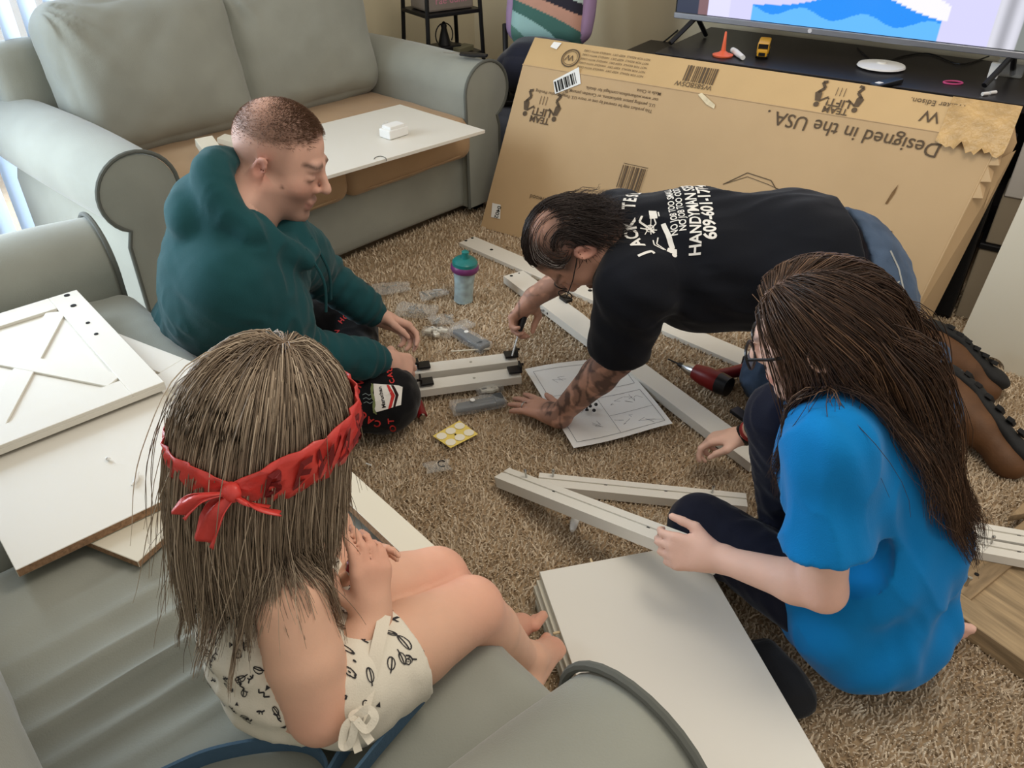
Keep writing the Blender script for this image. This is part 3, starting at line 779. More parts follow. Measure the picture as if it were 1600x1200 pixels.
MB().box((-0.0445,0,0.044),(0.0015,0.018,0.009)).build('windshield', M_black, bus, M=Mb)
MB().box((-0.0665,0,0.021),(0.001,0.012,0.006)).build('grille', M_black, bus, M=Mb)
for s in (-1,1):
    MB().box((0.016,0.0222*s,0.044),(0.05,0.0006,0.006)).build('side_window', M_black, bus, M=Mb)
    for x in (-0.04,0.045): MB().lathe([(0.010,-0.004),(0.010,0.004)], Mb @ frame((x,0.019*s,0.0105), V((1,0,0)), z=V((0,1,0))), n=14).build('wheel', M_black, bus)
c = P(1376,106,ZT+0.001)
d_ = empty('router_disc', label='flat white round disc on the console in front of the television', cat='device')
MB().lathe([(0.055,0),(0.085,0.006),(0.082,0.012),(0.045,0.016),(0.0,0.017)], frame(c, EX), n=32).build('shell', M_paper, d_, smooth=True)
MB().lathe([(0.018,0),(0.016,0.006),(0.0,0.007)], frame(c+V((0,0,0.016)), EX), n=20).build('button', M_trim, d_, smooth=True)
rm = empty('remote_control', label='slim black remote control lying on the console', cat='remote')
Mr = frame(P(1385,130,ZT+0.009), (P(1408,122,ZT)-P(1362,134,ZT)))
MB().box((0,0,0),(0.075,0.018,0.008), bevel=0.004).build('body', M_black, rm, M=Mr)
MB().box((-0.045,0,0.0082),(0.012,0.009,0.0008)).build('button', M_paper, rm, M=Mr)
tag(MB().tube([P(1489,129,ZT+0.003)+V((0.032*math.cos(a),0.022*math.sin(a),0)) for a in np.linspace(0,2*math.pi,24,endpoint=False)], 0.003, n=6, close=True).build('hair_tie', mat('pink_rubber', C(190,72,120), 0.6, 0.05), smooth=True),
    'pink hair tie lying on the console', 'hair tie')
tag(MB().box((0,0,0.028),(0.045,0.03,0.028), bevel=0.006).build('plastic_container', M_ghost, M=frame(P(1575,118,ZT+0.002), EX)), 'clear plastic tub at the end of the console', 'container')
tag(MB().box((0,0,0.026),(0.016,0.012,0.026), bevel=0.003).build('white_carton', M_paper, M=frame(P(1550,122,ZT+0.001), EX)), 'tiny white carton in front of the clear plastic tub', 'carton')
for i,(x,y) in enumerate(((1535,147),(1547,145))):
    tag(MB().tube([P(x,y,ZT+0.006), P(x+9,y-1,ZT+0.006)], 0.006, n=10).build('battery', M_paper, smooth=True), ('white capped battery nearer the carton','white capped battery nearer the plastic tub')[i], 'battery', 'small batteries on the console')
# tall black speaker, stacked boxes at the console's end
a = P(1437,500,0.002)+HN*0.05; sp = empty('tower_speaker', label='tall black tower speaker between the carton and the stacked boxes', cat='speaker')
Ms = frame(a+EX*0.043+HN*0.09, EX)
MB().box((0,0,0.30),(0.042,0.085,0.30), bevel=0.006).build('body', M_black, sp, M=Ms)
MB().box((0,-0.0875,0.30),(0.036,0.004,0.285), bevel=0.003).build('grille', mat('speaker_cloth', C(16,16,17), 0.9, 0.1, 80, 0.4, 400), sp, M=Ms)
M_greybox = mat('grey_box_card', C(158,146,126), 0.7, 0.08, 6); M_whitebox = mat('white_box_card', C(206,202,196), 0.6, 0.04, 5); M_redbox = mat('red_box_card', C(178,34,44), 0.5, 0.04, 6)
Mk = frame(a+EX*0.195+HN*0.14, EX)
gb = empty('storage_box', label='lowest grey box of the stack beside the tower speaker', cat='box')
MB().box((0,0,0.13),(0.10,0.10,0.128), bevel=0.004).build('body', M_greybox, gb, M=Mk)
MB().box((0,0,0.269),(0.105,0.105,0.010), bevel=0.004).build('lid', M_black, gb, M=Mk)
gb = empty('storage_box', label='labelled grey box in the middle of the stack', cat='box')
MB().box((0.01,0,0.36),(0.10,0.095,0.08), bevel=0.004).build('body', M_greybox, gb, M=Mk)
MB().box((0.03,-0.0958,0.375),(0.03,0.0006,0.022)).build('label', M_paper, gb, M=Mk)
gb = empty('storage_box', label='white carton under the red band at the top of the stack', cat='box')
MB().box((0.02,0.0,0.53),(0.105,0.10,0.089), bevel=0.003).build('body', M_whitebox, gb, M=Mk)
gb = empty('storage_box', label='red and white carton topmost of the stack', cat='box')
MB().box((0.02,0.0,0.672),(0.107,0.102,0.052), bevel=0.002).build('body', M_redbox, gb, M=Mk)
MB().box((0.02,0.0,0.7265),(0.107,0.102,0.002)).build('top', M_whitebox, gb, M=Mk)
v2, f2 = text2d('na', 0.06, 0.004, 'CENTER'); v2 = -v2
mesh_np('lettering', xf(Mk, np.stack([v2[:,0]-0.01, np.full(len(v2),-0.1030), v2[:,1]+0.71],1)), f2, M_paper, gb, smooth=False)
Print().text('no Pha', 0.0, 0.0, 0.02, math.pi).build('lettering', M_paper, Mk @ Matrix.Translation((0.0,-0.1030,0.655)) @ Matrix.Rotation(math.pi/2,4,'X'), gb, 0.0)

# ================================================================== corner: rack, cushions
rk = empty('plant_rack', label='black metal tiered rack in the corner behind the loveseat', cat='rack')
c = D(690,15,3.60); zs = c.z
cx, cy_ = c.x, c.y
Mr = frame((cx,cy_,0), V((0.82,0.57,0)))
hw = 0.135
for sx in (-1,1):
    for sy in (-1,1):
        a0 = V((sx*(hw+0.03),sy*(hw+0.03)*0.8,0)); a1 = V((sx*(hw-0.012),sy*(hw-0.012)*0.8,zs+0.35))
        MB().tube([Mr @ a0, Mr @ a1], 0.0095, n=8).build('leg', M_blackmetal, rk, smooth=True)
for z in (0.535, zs): MB().box((0,0,z),(hw+0.01,(hw+0.01)*0.8,0.008), bevel=0.003).build('shelf', M_blackmetal, rk, M=Mr)
bk = empty('storage_bin', label='grey storage bin with pink lettering on the rack', cat='bin')
MB().box((0.0,-0.005,zs+0.078),(0.118,0.08,0.069), bevel=0.01).build('body', mat('bin_grey', C(132,122,112), 0.7, 0.08), bk, M=Mr)
Print().text('rae dunn', -0.08, -0.02, 0.045, 0).build('lettering', mat('pink_print', C(205,130,150), 0.6, 0.05), Mr @ Matrix.Translation((0,-0.0856,zs+0.06)) @ Matrix.Rotation(math.pi/2,4,'X'), bk, 0.0)
ln = empty('lantern', label='small black lantern on the lower shelf of the rack', cat='lantern')
Mn = Mr @ Matrix.Translation((-0.01,-0.03,0.545))
MB().box((0,0,0.015),(0.06,0.05,0.015), bevel=0.004).build('base', M_blackmetal, ln, M=Mn)
MB().lathe([(0.03,0.03),(0.022,0.06),(0.012,0.10),(0.014,0.11),(0.006,0.125),(0.0,0.128)], Mn, n=14).build('body', M_blackmetal, ln, smooth=True)
MB().tube([Mn @ V((0.045*math.cos(a),0,0.07+0.05*math.sin(a))) for a in np.linspace(-0.6,math.pi+0.6,16)], 0.003, n=6).build('handle', M_blackmetal, ln, smooth=True)
tag(MB().box((0.055,-0.075,0.557),(0.05,0.03,0.012), R=Matrix.Rotation(0.3,3,'Z'), bevel=0.003).build('small_box', mat('olive_card', C(112,108,84), 0.6, 0.1), M=Mr), 'small olive box beside the lantern on the rack', 'box')
# pile at the corner: navy cushion, printed cushion, grey bag, black chair edge
ch = empty('folding_chair', label='black folding chair half hidden behind the cushions', cat='chair')
MB().tube([D(789,38,3.55), D(791,130,3.55), V((D(791,130,3.55).x+0.03, D(791,130,3.55).y, 0.0))], 0.012, n=8).build('leg', M_blackmetal, ch, smooth=True)
cc = D(850,150,3.62); MB().box((cc.x, cc.y, 0.40),(0.19,0.15,0.012), bevel=0.006).build('seat', M_blackmetal, ch)
for sx in (-1,1): MB().tube([(cc.x+0.15*sx, cc.y+0.12, 0.0),(cc.x+0.15*sx, cc.y+0.12, 0.39)], 0.01, n=8).build('leg', M_blackmetal, ch, smooth=True)
v, f = puffbox(0.36,0.26,0.20,0.09,(0.02,0.02,0.03), n=(24,18,10), wrinkle=0.007, wf=18, seed=61)
mesh_np('navy_cushion', xf(frame(V((cc.x-0.015,cc.y-0.06,0.52)), V((0.9,-0.3,0))), v), f, mat('navy_cloth', C(30,33,48), 0.9, 0.15, 12, 0.3, 250, sheen=0.3))
tag(bpy.data.objects['navy_cushion'], 'dark navy cushion bulging between the loveseat arm and the carton', 'cushion')
v, f = puffbox(0.36,0.16,0.46,0.07,(0.02,0.045,0.02), n=(90,8,100), wrinkle=0.005, wf=15, seed=62)
uu = v[:,0]/0.18; ww = v[:,2]/0.23
pal = [C(158,198,196), C(70,112,104), C(196,150,130), C(44,42,54), C(196,214,208), C(110,84,120), C(96,140,128)]
k_ = (np.floor((uu*1.1+0.9*np.sin(ww*3.0+0.8)+ww*1.7+2.9)*1.15)).astype(int) % 7
cols = np.array([c_[:3] for c_ in pal])[k_]; cols[np.abs(uu) > 0.86] = C(168,140,176)[:3]
mesh_np('printed_cushion', xf(frame(V((D(862,20,3.5).x, D(862,20,3.5).y, 0.82)), V((0.95,-0.3,0))) @ Matrix.Rotation(math.radians(-12),4,'X'), v), f, mat('printed_cloth', C(150,180,180), 0.85, 0.06, 10, 0.2, 250, attr=True), cols=cols)
tag(bpy.data.objects['printed_cushion'], 'large teal and purple printed cushion standing in the corner', 'cushion')
v, f = puffbox(0.20,0.20,0.36,0.07,(0.02,0.02,0.02), n=(16,14,20), wrinkle=0.009, wf=20, seed=63)
g_ = D(793,205,3.62)
mesh_np('grey_bag', xf(frame(V((g_.x,g_.y,0.19)), V((0.9,-0.3,0))), v), f, mat('grey_blue_cloth', C(104,110,124), 0.85, 0.12, 12))
tag(bpy.data.objects['grey_bag'], 'crumpled grey-blue bag on the floor under the chair', 'bag')
# utensil on the loveseat arm
Ml = frame(LS_ORG, UX); pA = P(720,84,0.648)
sc_ = empty('garden_pruner', label='black-handled pruning tool lying on the loveseat arm', cat='tool')
dA = (P(748,86,0.648)-P(695,82,0.648)).normalized()
MB().tube([pA, pA+dA*0.06, pA+dA*0.11], [0.012,0.016,0.010], n=10, flat=(0.6,1.4)).build('handle', M_black, sc_, smooth=True)
MB().tube([pA-dA*0.075, pA-dA*0.03, pA], [0.002,0.005,0.006], n=8, flat=(0.5,1)).build('blade', M_steel, sc_, smooth=True)

# ================================================================== loveseat load: white panel, foam block
zl = 0.462
qa = [P(500,278,zl), P(758,203,zl), P(625,163,zl), P(468,196,zl)]
qa[3] = qa[0] + (qa[2]-qa[1])
tag(slab('furniture_board', qa, 0.012, M_white, M_white), 'white panel laid across the loveseat seat cushions', 'board')
o = MB().box((0,0,0.016),(0.045,0.03,0.016), bevel=0.004).box((0.0,0.0,0.037),(0.035,0.024,0.006), bevel=0.003).build('foam_block', M_paper, M=frame(P(616,212,zl+0.001), UX))
tag(o, 'white foam block on the white panel on the loveseat', 'foam block')
o = MB().tube([P(600,205,zl+0.002), P(598,197,zl+0.012), P(604,190,zl+0.004)], 0.005, n=6, flat=(0.4,1.6)).build('plastic_scrap', M_ghost, smooth=True); tag(o, 'curl of clear plastic beside the foam block', 'scrap')
MB().tube([P(594+10*math.cos(a), 250-6*math.sin(a)*1.0, zl+0.0015) for a in np.linspace(-0.25,math.pi-0.25,10)], 0.0012, n=5).build('finger_cutout', M_pipe, bpy.data.objects['furniture_board'], smooth=True)
fb = bpy.data.objects['finger_cutout']; fb.parent = [o for o in bpy.data.objects if o.get('label','').startswith('white panel laid across')][0]
# white post leaning in the seat corner behind the man
a_, c_ = P(345,250,0.45), D(322,212,2.42)
tag(rail('cabinet_post', P(352,262,0.47), P(318,214,0.53), 0.06, 0.03, M_cream), 'short cream post lying on the loveseat behind the man', 'post')
tag(rail('cabinet_post', P(420,232,0.462), P(345,212,0.49), 0.05, 0.02, M_cream), 'flat cream piece beside the short post on the loveseat', 'post')
# ================================================================== small things on the carpet
ZF = 0.018      # top of the pile
M_bag = mat('clear_bag', C(225,226,222), 0.10, 0.08, 30, alpha=0.17, spec=0.9, bump=0.8, bscale=55, bdist=0.006)
M_bagdark = mat('bag_over_dark', C(70,74,78), 0.15, 0.12, 30, alpha=0.55, spec=0.9, bump=0.8, bscale=55, bdist=0.006)
def bag(label, px, w, d, rot, m=M_bag, h=0.008, seed=0):
    t = empty('hardware_bag', label=label, cat='plastic bag')
    c = P(px[0], px[1], ZF)
    v, f = puffbox(w, d, h, 0.005, (0,0,0.008), n=(18,14,4), wrinkle=0.004, wf=90, seed=seed)
    rb = np.random.default_rng(seed); v[:,0] *= 1+0.22*wav(v*[0,1,0], 60, seed+3, 1); v[:,1] *= 1+0.30*wav(v*[1,0,0], 45, seed+4, 1); v[:,2] += 0.006*np.clip(wav(v*[1,1,0], 40, seed+6, 1),0,1)
    M = frame(c+V((0,0,0.006)), V((math.cos(rot), math.sin(rot), 0)))
    mesh_np('film', xf(M, v), f, m, t); return t, M
def bits(t, M, n, kind, m, seed=0, w=0.03, d=0.02):
    r = random.Random(seed)
    for i in range(n):
        x, y, a = r.uniform(-w,w), r.uniform(-d,d), r.uniform(0,3.1)
        p = M @ V((x,y,0.001)); dd = V((math.cos(a),math.sin(a),0))
        if kind == 'screw': MB().tube([p-dd*0.012, p+dd*0.008, p+dd*0.0081, p+dd*0.012], [0.0015,0.002,0.004,0.004], n=7).build('screw', m, t, smooth=True)
        elif kind == 'pin': MB().tube([p-dd*0.016, p+dd*0.016], 0.0035, n=8).build('pin', m, t, smooth=True)
        elif kind == 'clip': MB().box(p, (0.010,0.007,0.005), R=Matrix.Rotation(a,3,'Z'), bevel=0.002).build('clip', m, t)
        elif kind == 'bar': MB().box(p, (0.045,0.008,0.007), R=Matrix.Rotation(0.15*i-0.15,3,'Z'), bevel=0.002).build('bar', m, t)
M_dgrey = mat('dark_plastic', C(66,70,74), 0.45, 0.1, 20); M_ivory = mat('ivory_plastic', C(226,221,206), 0.5, 0.05, 20)
t, M = bag('clear bag with a few loose fittings nearest the man\'s far knee', (612,452), 0.13, 0.09, 0.3, seed=1); bits(t, M, 3, 'screw', M_steel, 1)
t, M = bag('clear bag of long steel bolts beside the sippy cup', (676,462), 0.10, 0.06, 0.5, seed=2); bits(t, M, 5, 'pin', M_steel, 2)
t, M = bag('bulky clear bag of mixed screws on the carpet', (652,488), 0.13, 0.07, -0.2, h=0.024, seed=3); bits(t, M, 9, 'screw', M_steel, 3)
t, M = bag('small clear bag with bent steel pins', (690,502), 0.10, 0.05, 0.2, seed=4); bits(t, M, 4, 'pin', M_steel, 4)
t, M = bag('clear bag of white plastic clips', (682,521), 0.09, 0.05, -0.1, h=0.02, seed=5); bits(t, M, 8, 'clip', M_ivory, 5)
def strapbag(label, a, c, seed, sticker=True):
    a, c = P(*a, ZF), P(*c, ZF); d = (c-a).normalized(); L = (c-a).length
    t = empty('hardware_bag', label=label, cat='plastic bag'); M = frame((a+c)/2+V((0,0,0.008)), d)
    for s in (-1,0,1): MB().box(M @ V((0.004*s, 0.011*s, 0.0)), (L*0.46,0.0055,0.007), R=M.to_3x3() @ Matrix.Rotation(0.03*s,3,'Z'), bevel=0.002).build('bar', M_dgrey, t)
    MB().box(M @ V((L*0.42,0,0.004)), (0.014,0.021,0.011), R=M.to_3x3(), bevel=0.005).build('hinge', M_dgrey, t)
    v, f = puffbox(L*1.12, 0.056, 0.026, 0.008, (0,0,0.004), n=(22,10,4), wrinkle=0.003, wf=80, seed=seed); mesh_np('film', xf(M, v), f, M_ghost, t)
    if sticker: dot(t, M @ V((-L*0.12,0.0,0.0185)), 0.0075, M_paper, h=0.002, name='sticker')
    return t
strapbag('clear bag of grey drawer slides beside the white clips', (712,519), (758,546), 6)
t, M = bag('empty end of the slide bag folded over on the carpet', (722,510), 0.07, 0.05, 0.6, seed=16)
strapbag("clear bag of grey drawer slides by the handyman's planted hand", (710,642), (785,628), 7)
t, M = bag('clear bag of cream square pads lying on the grey slides', (764,612), 0.07, 0.04, 0.7, h=0.018, seed=8); bits(t, M, 5, 'clip', M_ivory, 8, 0.02, 0.01)
t, M = bag('clear bag with a black looped clip near the shelf board', (684,733), 0.075, 0.055, 0.3, seed=9)
MB().tube([M @ V((0.012+0.010*math.cos(a),0.012*math.sin(a),0.010)) for a in np.linspace(0.5,5.2,14)], 0.0018, n=6).build('clip_ring', M_black, t, smooth=True)
t, M = bag('clear bag with dark pins under the handyman\'s raised forearm', (852,486), 0.10, 0.05, -0.2, seed=10); bits(t, M, 5, 'pin', M_dgrey, 10)
# yellow sheet of white round stickers
ys = empty('sticker_sheet', label='yellow sheet of white round stickers on the carpet', cat='stickers')
q = [P(676,681,ZF+0.003), P(718,657,ZF+0.005), P(747,678,ZF+0.003), P(704,700,ZF+0.003)]
slab('sheet', q, 0.0008, mat('yellow_paper', C(232,208,110), 0.6, 0.03), None, ys)
for i in range(3):
    for j in range(2):
        u_, v_ = (i+0.5)/3, (j+0.5)/2
        p = q[0].lerp(q[1], u_).lerp(q[3].lerp(q[2], u_), v_); dot(ys, p+V((0,0,0.001)), 0.0145, mat('sticker_white', C(240,234,214), 0.6, 0.02), h=0.001, name='sticker')
dot(ys, q[0].lerp(q[2],0.5)+V((0,0,0.0022)), 0.0028, M_hole, h=0.001, name='ink_mark')
# sippy cup
cp = empty('sippy_cup', label='child sippy cup with teal lid and purple ring on the carpet', cat='cup')
Mcup = Matrix.Translation(P(724,470,0.004)) @ Matrix.Rotation(math.radians(4),4,'Y')
MB().lathe([(0.030,0),(0.034,0.004),(0.033,0.03),(0.034,0.07),(0.038,0.11),(0.040,0.128)], Mcup, n=28).build('body', mat('cup_print', C(150,178,184), 0.3, 0.45, 38, detail=1), cp, smooth=True)
MB().lathe([(0.046,0.122),(0.050,0.130),(0.049,0.140),(0.044,0.146)], Mcup, n=28).build('ring', mat('purple_plastic', C(112,52,104), 0.35, 0.03), cp, smooth=True)
MB().lathe([(0.045,0.142),(0.044,0.156),(0.034,0.166),(0.016,0.170),(0.012,0.184),(0.013,0.192),(0.008,0.196),(0,0.196)], Mcup, n=28).build('lid', mat('teal_plastic', C(34,120,116), 0.3, 0.05), cp, smooth=True)
MB().lathe([(0.0352,0.004),(0.0345,0.03),(0.0355,0.07),(0.0392,0.11),(0.0408,0.121)], Mcup, n=28, cap=False).build('clear_wall', M_ghost, cp, smooth=True)
# instruction sheet (folded) with drawings
paper = empty('instruction_booklet', label='open instruction booklet with line drawings on the carpet', cat='booklet')
pc = [P(820,581,ZF+0.006), P(968,559,ZF+0.010), P(1050,668,ZF+0.004), P(896,705,ZF+0.004)]
def pgrid(u_, v_): 
    p = pc[0].lerp(pc[1],u_).lerp(pc[3].lerp(pc[2],u_),v_); p.z += 0.008*abs(math.sin(math.pi*(v_-0.42)))*0.6+0.004*math.sin(u_*5+v_*3)+0.006; return p
for k,(v0,v1) in enumerate(((0,0.44),(0.44,1.0))):
    n = 14; vs = [tuple(pgrid(i/n, v0+(v1-v0)*j/8)) for j in range(9) for i in range(n+1)]
    fs = np.array([(j*(n+1)+i, j*(n+1)+i+1, (j+1)*(n+1)+i+1, (j+1)*(n+1)+i) for j in range(8) for i in range(n)])
    mesh_np('page', np.array(vs), fs, M_paper, paper)
def pline(pts, w, nm): 
    vs = []; fs = []
    for (u0,v0),(u1,v1) in zip(pts[:-1],pts[1:]):
        for s in range(4):
            a, b = pgrid(u0+(u1-u0)*s/4, v0+(v1-v0)*s/4), pgrid(u0+(u1-u0)*(s+1)/4, v0+(v1-v0)*(s+1)/4)
            n = V((-(b-a).y,(b-a).x,0)).normalized()*w/2; k = len(vs)
            vs += [tuple(a+n+V((0,0,0.0008))), tuple(a-n+V((0,0,0.0008))), tuple(b-n+V((0,0,0.0008))), tuple(b+n+V((0,0,0.0008)))]; fs.append([k,k+1,k+2,k+3])
    return vs, fs
def drawing(name, lines, w=0.0014):
    vs = []; fs = []
    for l in lines:
        a, b = pline(l, w, ''); fs += [[i+len(vs) for i in p] for p in b]; vs += a
    o_ = mesh_np(name, np.array(vs), fs, mat('ink_grey', C(120,120,124), 0.8, 0.05), paper, smooth=False)
    if name == 'assembly_sketch': o_['kind'] = 'stuff'
    return o_
drawing('page_border', [[(0.06,0.50),(0.95,0.50),(0.95,0.95),(0.06,0.95),(0.06,0.50)],[(0.06,0.06),(0.95,0.06),(0.95,0.40),(0.06,0.40),(0.06,0.06)]])
drawing('divider_line', [[(0.5,0.5),(0.5,0.95)],[(0.5,0.74),(0.95,0.74)]], 0.001)
rr = random.Random(4); dl = []
for (cu,cv) in ((0.2,0.62),(0.3,0.84),(0.68,0.60),(0.62,0.84),(0.84,0.86),(0.85,0.62),(0.3,0.22),(0.6,0.2),(0.8,0.3)):
    for k in range(3): 
        a = (cu+rr.uniform(-.07,.07), cv+rr.uniform(-.05,.05)); dl.append([a,(a[0]+rr.uniform(-.08,.08),a[1]+rr.uniform(-.05,.05)),(a[0]+rr.uniform(-.08,.08),a[1]+rr.uniform(-.05,.05))])
drawing('assembly_sketch', dl, 0.0009)
for i in range(3):
    tx, fx = text2d(('STEP 1','STEP 2','STEP 3')[i], 0.05)
    uv = ((0.09,0.90),(0.86,0.62),(0.1,0.44))[i]
for i,(x,y) in enumerate(((910,637),(922,634),(928,641),(917,642),(931,632))):
    c = P(x,y,ZF+0.022)
    o = MB().lathe([(0.005,0),(0.005,0.006),(0.0025,0.006),(0.0025,0.014)], frame(c, V((1,0,0)), z=V((rr.uniform(-1,1),rr.uniform(-1,1),0.5))), n=10).build('black_fastener', M_black, smooth=True)
    tag(o, 'small black plastic fastener lying on the instruction booklet', 'fastener', 'fasteners on the booklet')
# power drill
dr = empty('power_drill', label='red and black cordless drill lying on the carpet', cat='drill')
M_red = mat('drill_red', C(120,26,24), 0.4, 0.08, 20)
a, c = P(1046,562,ZF+0.03), P(1128,600,ZF+0.035); d = (c-a).normalized(); L = (c-a).length
s = V((-d.y,d.x,0))
MB().tube([a-d*0.005, a+d*0.06], [0.0025,0.003], n=8).build('drill_bit', M_blackmetal, dr, smooth=True)
MB().tube([a+d*0.05, a+d*0.075, a+d*0.10], [0.010,0.019,0.021], n=14).build('chuck', M_steel, dr, smooth=True)
MB().tube([a+d*0.035, a+d*0.056], [0.007,0.012], n=10).build('chuck_nose', M_black, dr, smooth=True)
MB().tube([a+d*0.095, a+d*0.13, a+d*(L-0.005), a+d*(L+0.012)], [0.024,0.031,0.032,0.022], n=16).build('motor_housing', M_red, dr, smooth=True)
MB().tube([a+d*(L-0.01), a+d*(L+0.024)], [0.033,0.030], n=16).build('rear_cover', M_black, dr, smooth=True)
h0 = a+d*(L-0.045); h1 = P(1172,575,ZF+0.025)
MB().tube([h0, h0.lerp(h1,0.5), h1], [0.022,0.018,0.020], n=12).build('handle', M_red, dr, smooth=True)
MB().box(h1+(h1-h0).normalized()*0.012, (0.022,0.034,0.028), R=frame((0,0,0), h1-h0).to_3x3(), bevel=0.006).build('battery', M_black, dr)
# red-capped marker, red lighter, screwdriver scraps
mk = empty('glue_tube', label='white tube with a red cap lying by the held rail', cat='tube')
a, c = P(902,800,ZF+0.010), P(894,830,ZF+0.008)
MB().tube([a, a.lerp(c,0.4), a.lerp(c,0.85), c], [0.009,0.011,0.008,0.004], n=12).build('body', M_paper, mk, smooth=True)
MB().tube([a+(a-c).normalized()*0.010, a], [0.006,0.009], n=12).build('cap', mat('red_plastic', C(196,40,36), 0.4, 0.04), mk, smooth=True)
lt = empty('lighter', label="dark red lighter on the carpet by the man's knee", cat='lighter')
a, c = P(652,628,ZF+0.012), P(660,650,ZF+0.012)
MB().tube([a, c], 0.013, n=12, flat=(0.7,1.1)).build('body', mat('dark_red_plastic', C(120,22,26), 0.3, 0.05), lt, smooth=True)
MB().tube([c, c+(c-a).normalized()*0.008], 0.009, n=10).build('tip', M_steel, lt, smooth=True)
tag(MB().tube([P(1041,658,ZF+0.004), P(1052,663,ZF+0.004)], 0.004, n=8).build('wooden_dowel', MATS['dowel_wood'], smooth=True), 'short wooden dowel at the corner of the booklet', 'dowel')
for i,((x0,y0),(x1,y1)) in enumerate((((572,724),(580,727)),((540,598),(546,602)))):
    tag(MB().tube([P(x0,y0,ZF+0.002), P(x1,y1,ZF+0.003)], 0.0022, n=6).build('paper_scrap', M_paper, smooth=True), ('thin white scrap on the carpet near the shelf board','thin white scrap on the carpet beside the printed trousers')[i], 'scrap')
tag(MB().tube([P(705,549,ZF+0.003), P(765,545,ZF+0.003)], 0.003, n=6).build('thin_strip', M_cream, smooth=True), 'thin cream strip behind the two bracketed rails', 'strip')
# black cloth pouch under the stack of panels
v, f = puffbox(0.16,0.12,0.05,0.024,(0.01,0.01,0.01), n=(16,12,6), wrinkle=0.006, wf=40, seed=70)
mesh_np('cloth_pouch', xf(frame(P(1203,1062,0.028), V((0.3,-0.95,0))), v), f, mat('black_cloth', C(26,27,30), 0.9, 0.15, 20, 0.3, 300, sheen=0.2)); tag(bpy.data.objects['cloth_pouch'], 'black cloth pouch poking out beside the white panel stack', 'pouch')
# the two bracketed rails being assembled
def brk(parent, p, d, w=0.02): 
    M = frame(p, d); return MB().box((0,0,0.010),(w,0.017,0.004), bevel=0.0015).box((w-0.003,0,0.018),(0.003,0.016,0.012), bevel=0.001).box((w+0.004,0.006,0.022),(0.005,0.003,0.003)).build('bracket', M_black, parent, M=M)
zr = 0.052
for i,(pa,pb,lab) in enumerate((((636,578),(806,557),'white rail with black brackets farther from the camera in the man\'s hands'), ((640,604),(812,581),'white rail with black brackets nearer the camera in the man\'s hands'))):
    a, c = P(*pa,zr), P(*pb,zr); d = (c-a).normalized()
    o = rail('bracket_rail', a, c, 0.052, 0.026, M_white, lab, 'rail')
    brk(o, c-d*0.016, d); brk(o, a+d*0.05, -d)
    MB().lathe([(0.0045,0),(0.0045,0.0012)], frame(a.lerp(c,0.58)+V((0,0,-0.0004)), d), n=12).build('cam_hole', mat('hole_grey', C(170,165,150),0.6,0.05), o)
# ------------------------------------------------------------------ carpet pile
def pile():
    xs = []
    for (x0,x1,y0,y1,sp) in ((-1.0,1.55,0.55,1.75,0.0072),(-1.35,1.9,1.75,2.6,0.0090),(-1.3,2.0,2.6,3.6,0.0120)):
        gx, gy = np.meshgrid(np.arange(x0,x1,sp), np.arange(y0,y1,sp)); xs.append(np.stack([gx.ravel(), gy.ravel()],1)+RNG.uniform(-0.45,0.45,(gx.size,2))*sp)
    p = np.concatenate(xs); m_ = p@np.array([0.743,0.669]); l_ = p@np.array([0.7373,-0.6756])
    keep = (m_ > 0.40) & (l_ > -2.42) & ((p@np.array([HN.x,HN.y])) < 3.14)
    # under the carton or well outside the picture nothing of the pile shows
    dep = p[:,1]*math.cos(TH)+CAM_H*math.sin(TH); px = 800+F*p[:,0]/dep
    keep &= (px > -150) & (px < 1780)
    p = p[keep]; n = len(p)
    h = RNG.uniform(0.007,0.0135,n); lean = RNG.normal(0,0.0042,(n,2)); r0 = RNG.uniform(0.0023,0.0034,n)*np.where(p[:,1] > 1.9, 1.25, 1.0); tw = RNG.uniform(0,6.3,n)
    cl = wav(np.stack([p[:,0],p[:,1],np.zeros(n)],1), 26, 3); lean += 0.0018*np.stack([np.cos(cl*3),np.sin(cl*3)],1)
    vs = np.zeros((n,6,3), dtype=np.float32)
    for k in range(3):
        a = tw+k*2.0944
        vs[:,k,0] = p[:,0]+np.cos(a)*r0; vs[:,k,1] = p[:,1]+np.sin(a)*r0
        vs[:,k+3,0] = p[:,0]+lean[:,0]+np.cos(a+0.5)*r0*0.62; vs[:,k+3,1] = p[:,1]+lean[:,1]+np.sin(a+0.5)*r0*0.62; vs[:,k+3,2] = h
    base = (np.arange(n)*6)[:,None]
    tri = np.array([[0,1,4],[0,4,3],[1,2,5],[1,5,4],[2,0,3],[2,3,5],[3,4,5]])
    f = (base[:,:,None]+tri[None]).reshape(-1,3)
    t = RNG.uniform(0,1,n)[:,None]; c = np.array(C(176,156,130)[:3])*(1-t)+np.array(C(230,213,187)[:3])*t
    c *= (1+0.05*wav(np.stack([p[:,0],p[:,1],np.zeros(n)],1), 5, 9))[:,None]
    cols = np.repeat(c, 6, axis=0)
    o = mesh_np('carpet_pile', vs.reshape(-1,3), f, mat('carpet_yarn', C(170,145,112), 0.95, 0.0, attr=True, spec=0.1), cols=cols, smooth=False)
    tag(o, 'tan shag carpet pile covering the floor', 'carpet', kind='stuff')
pile()
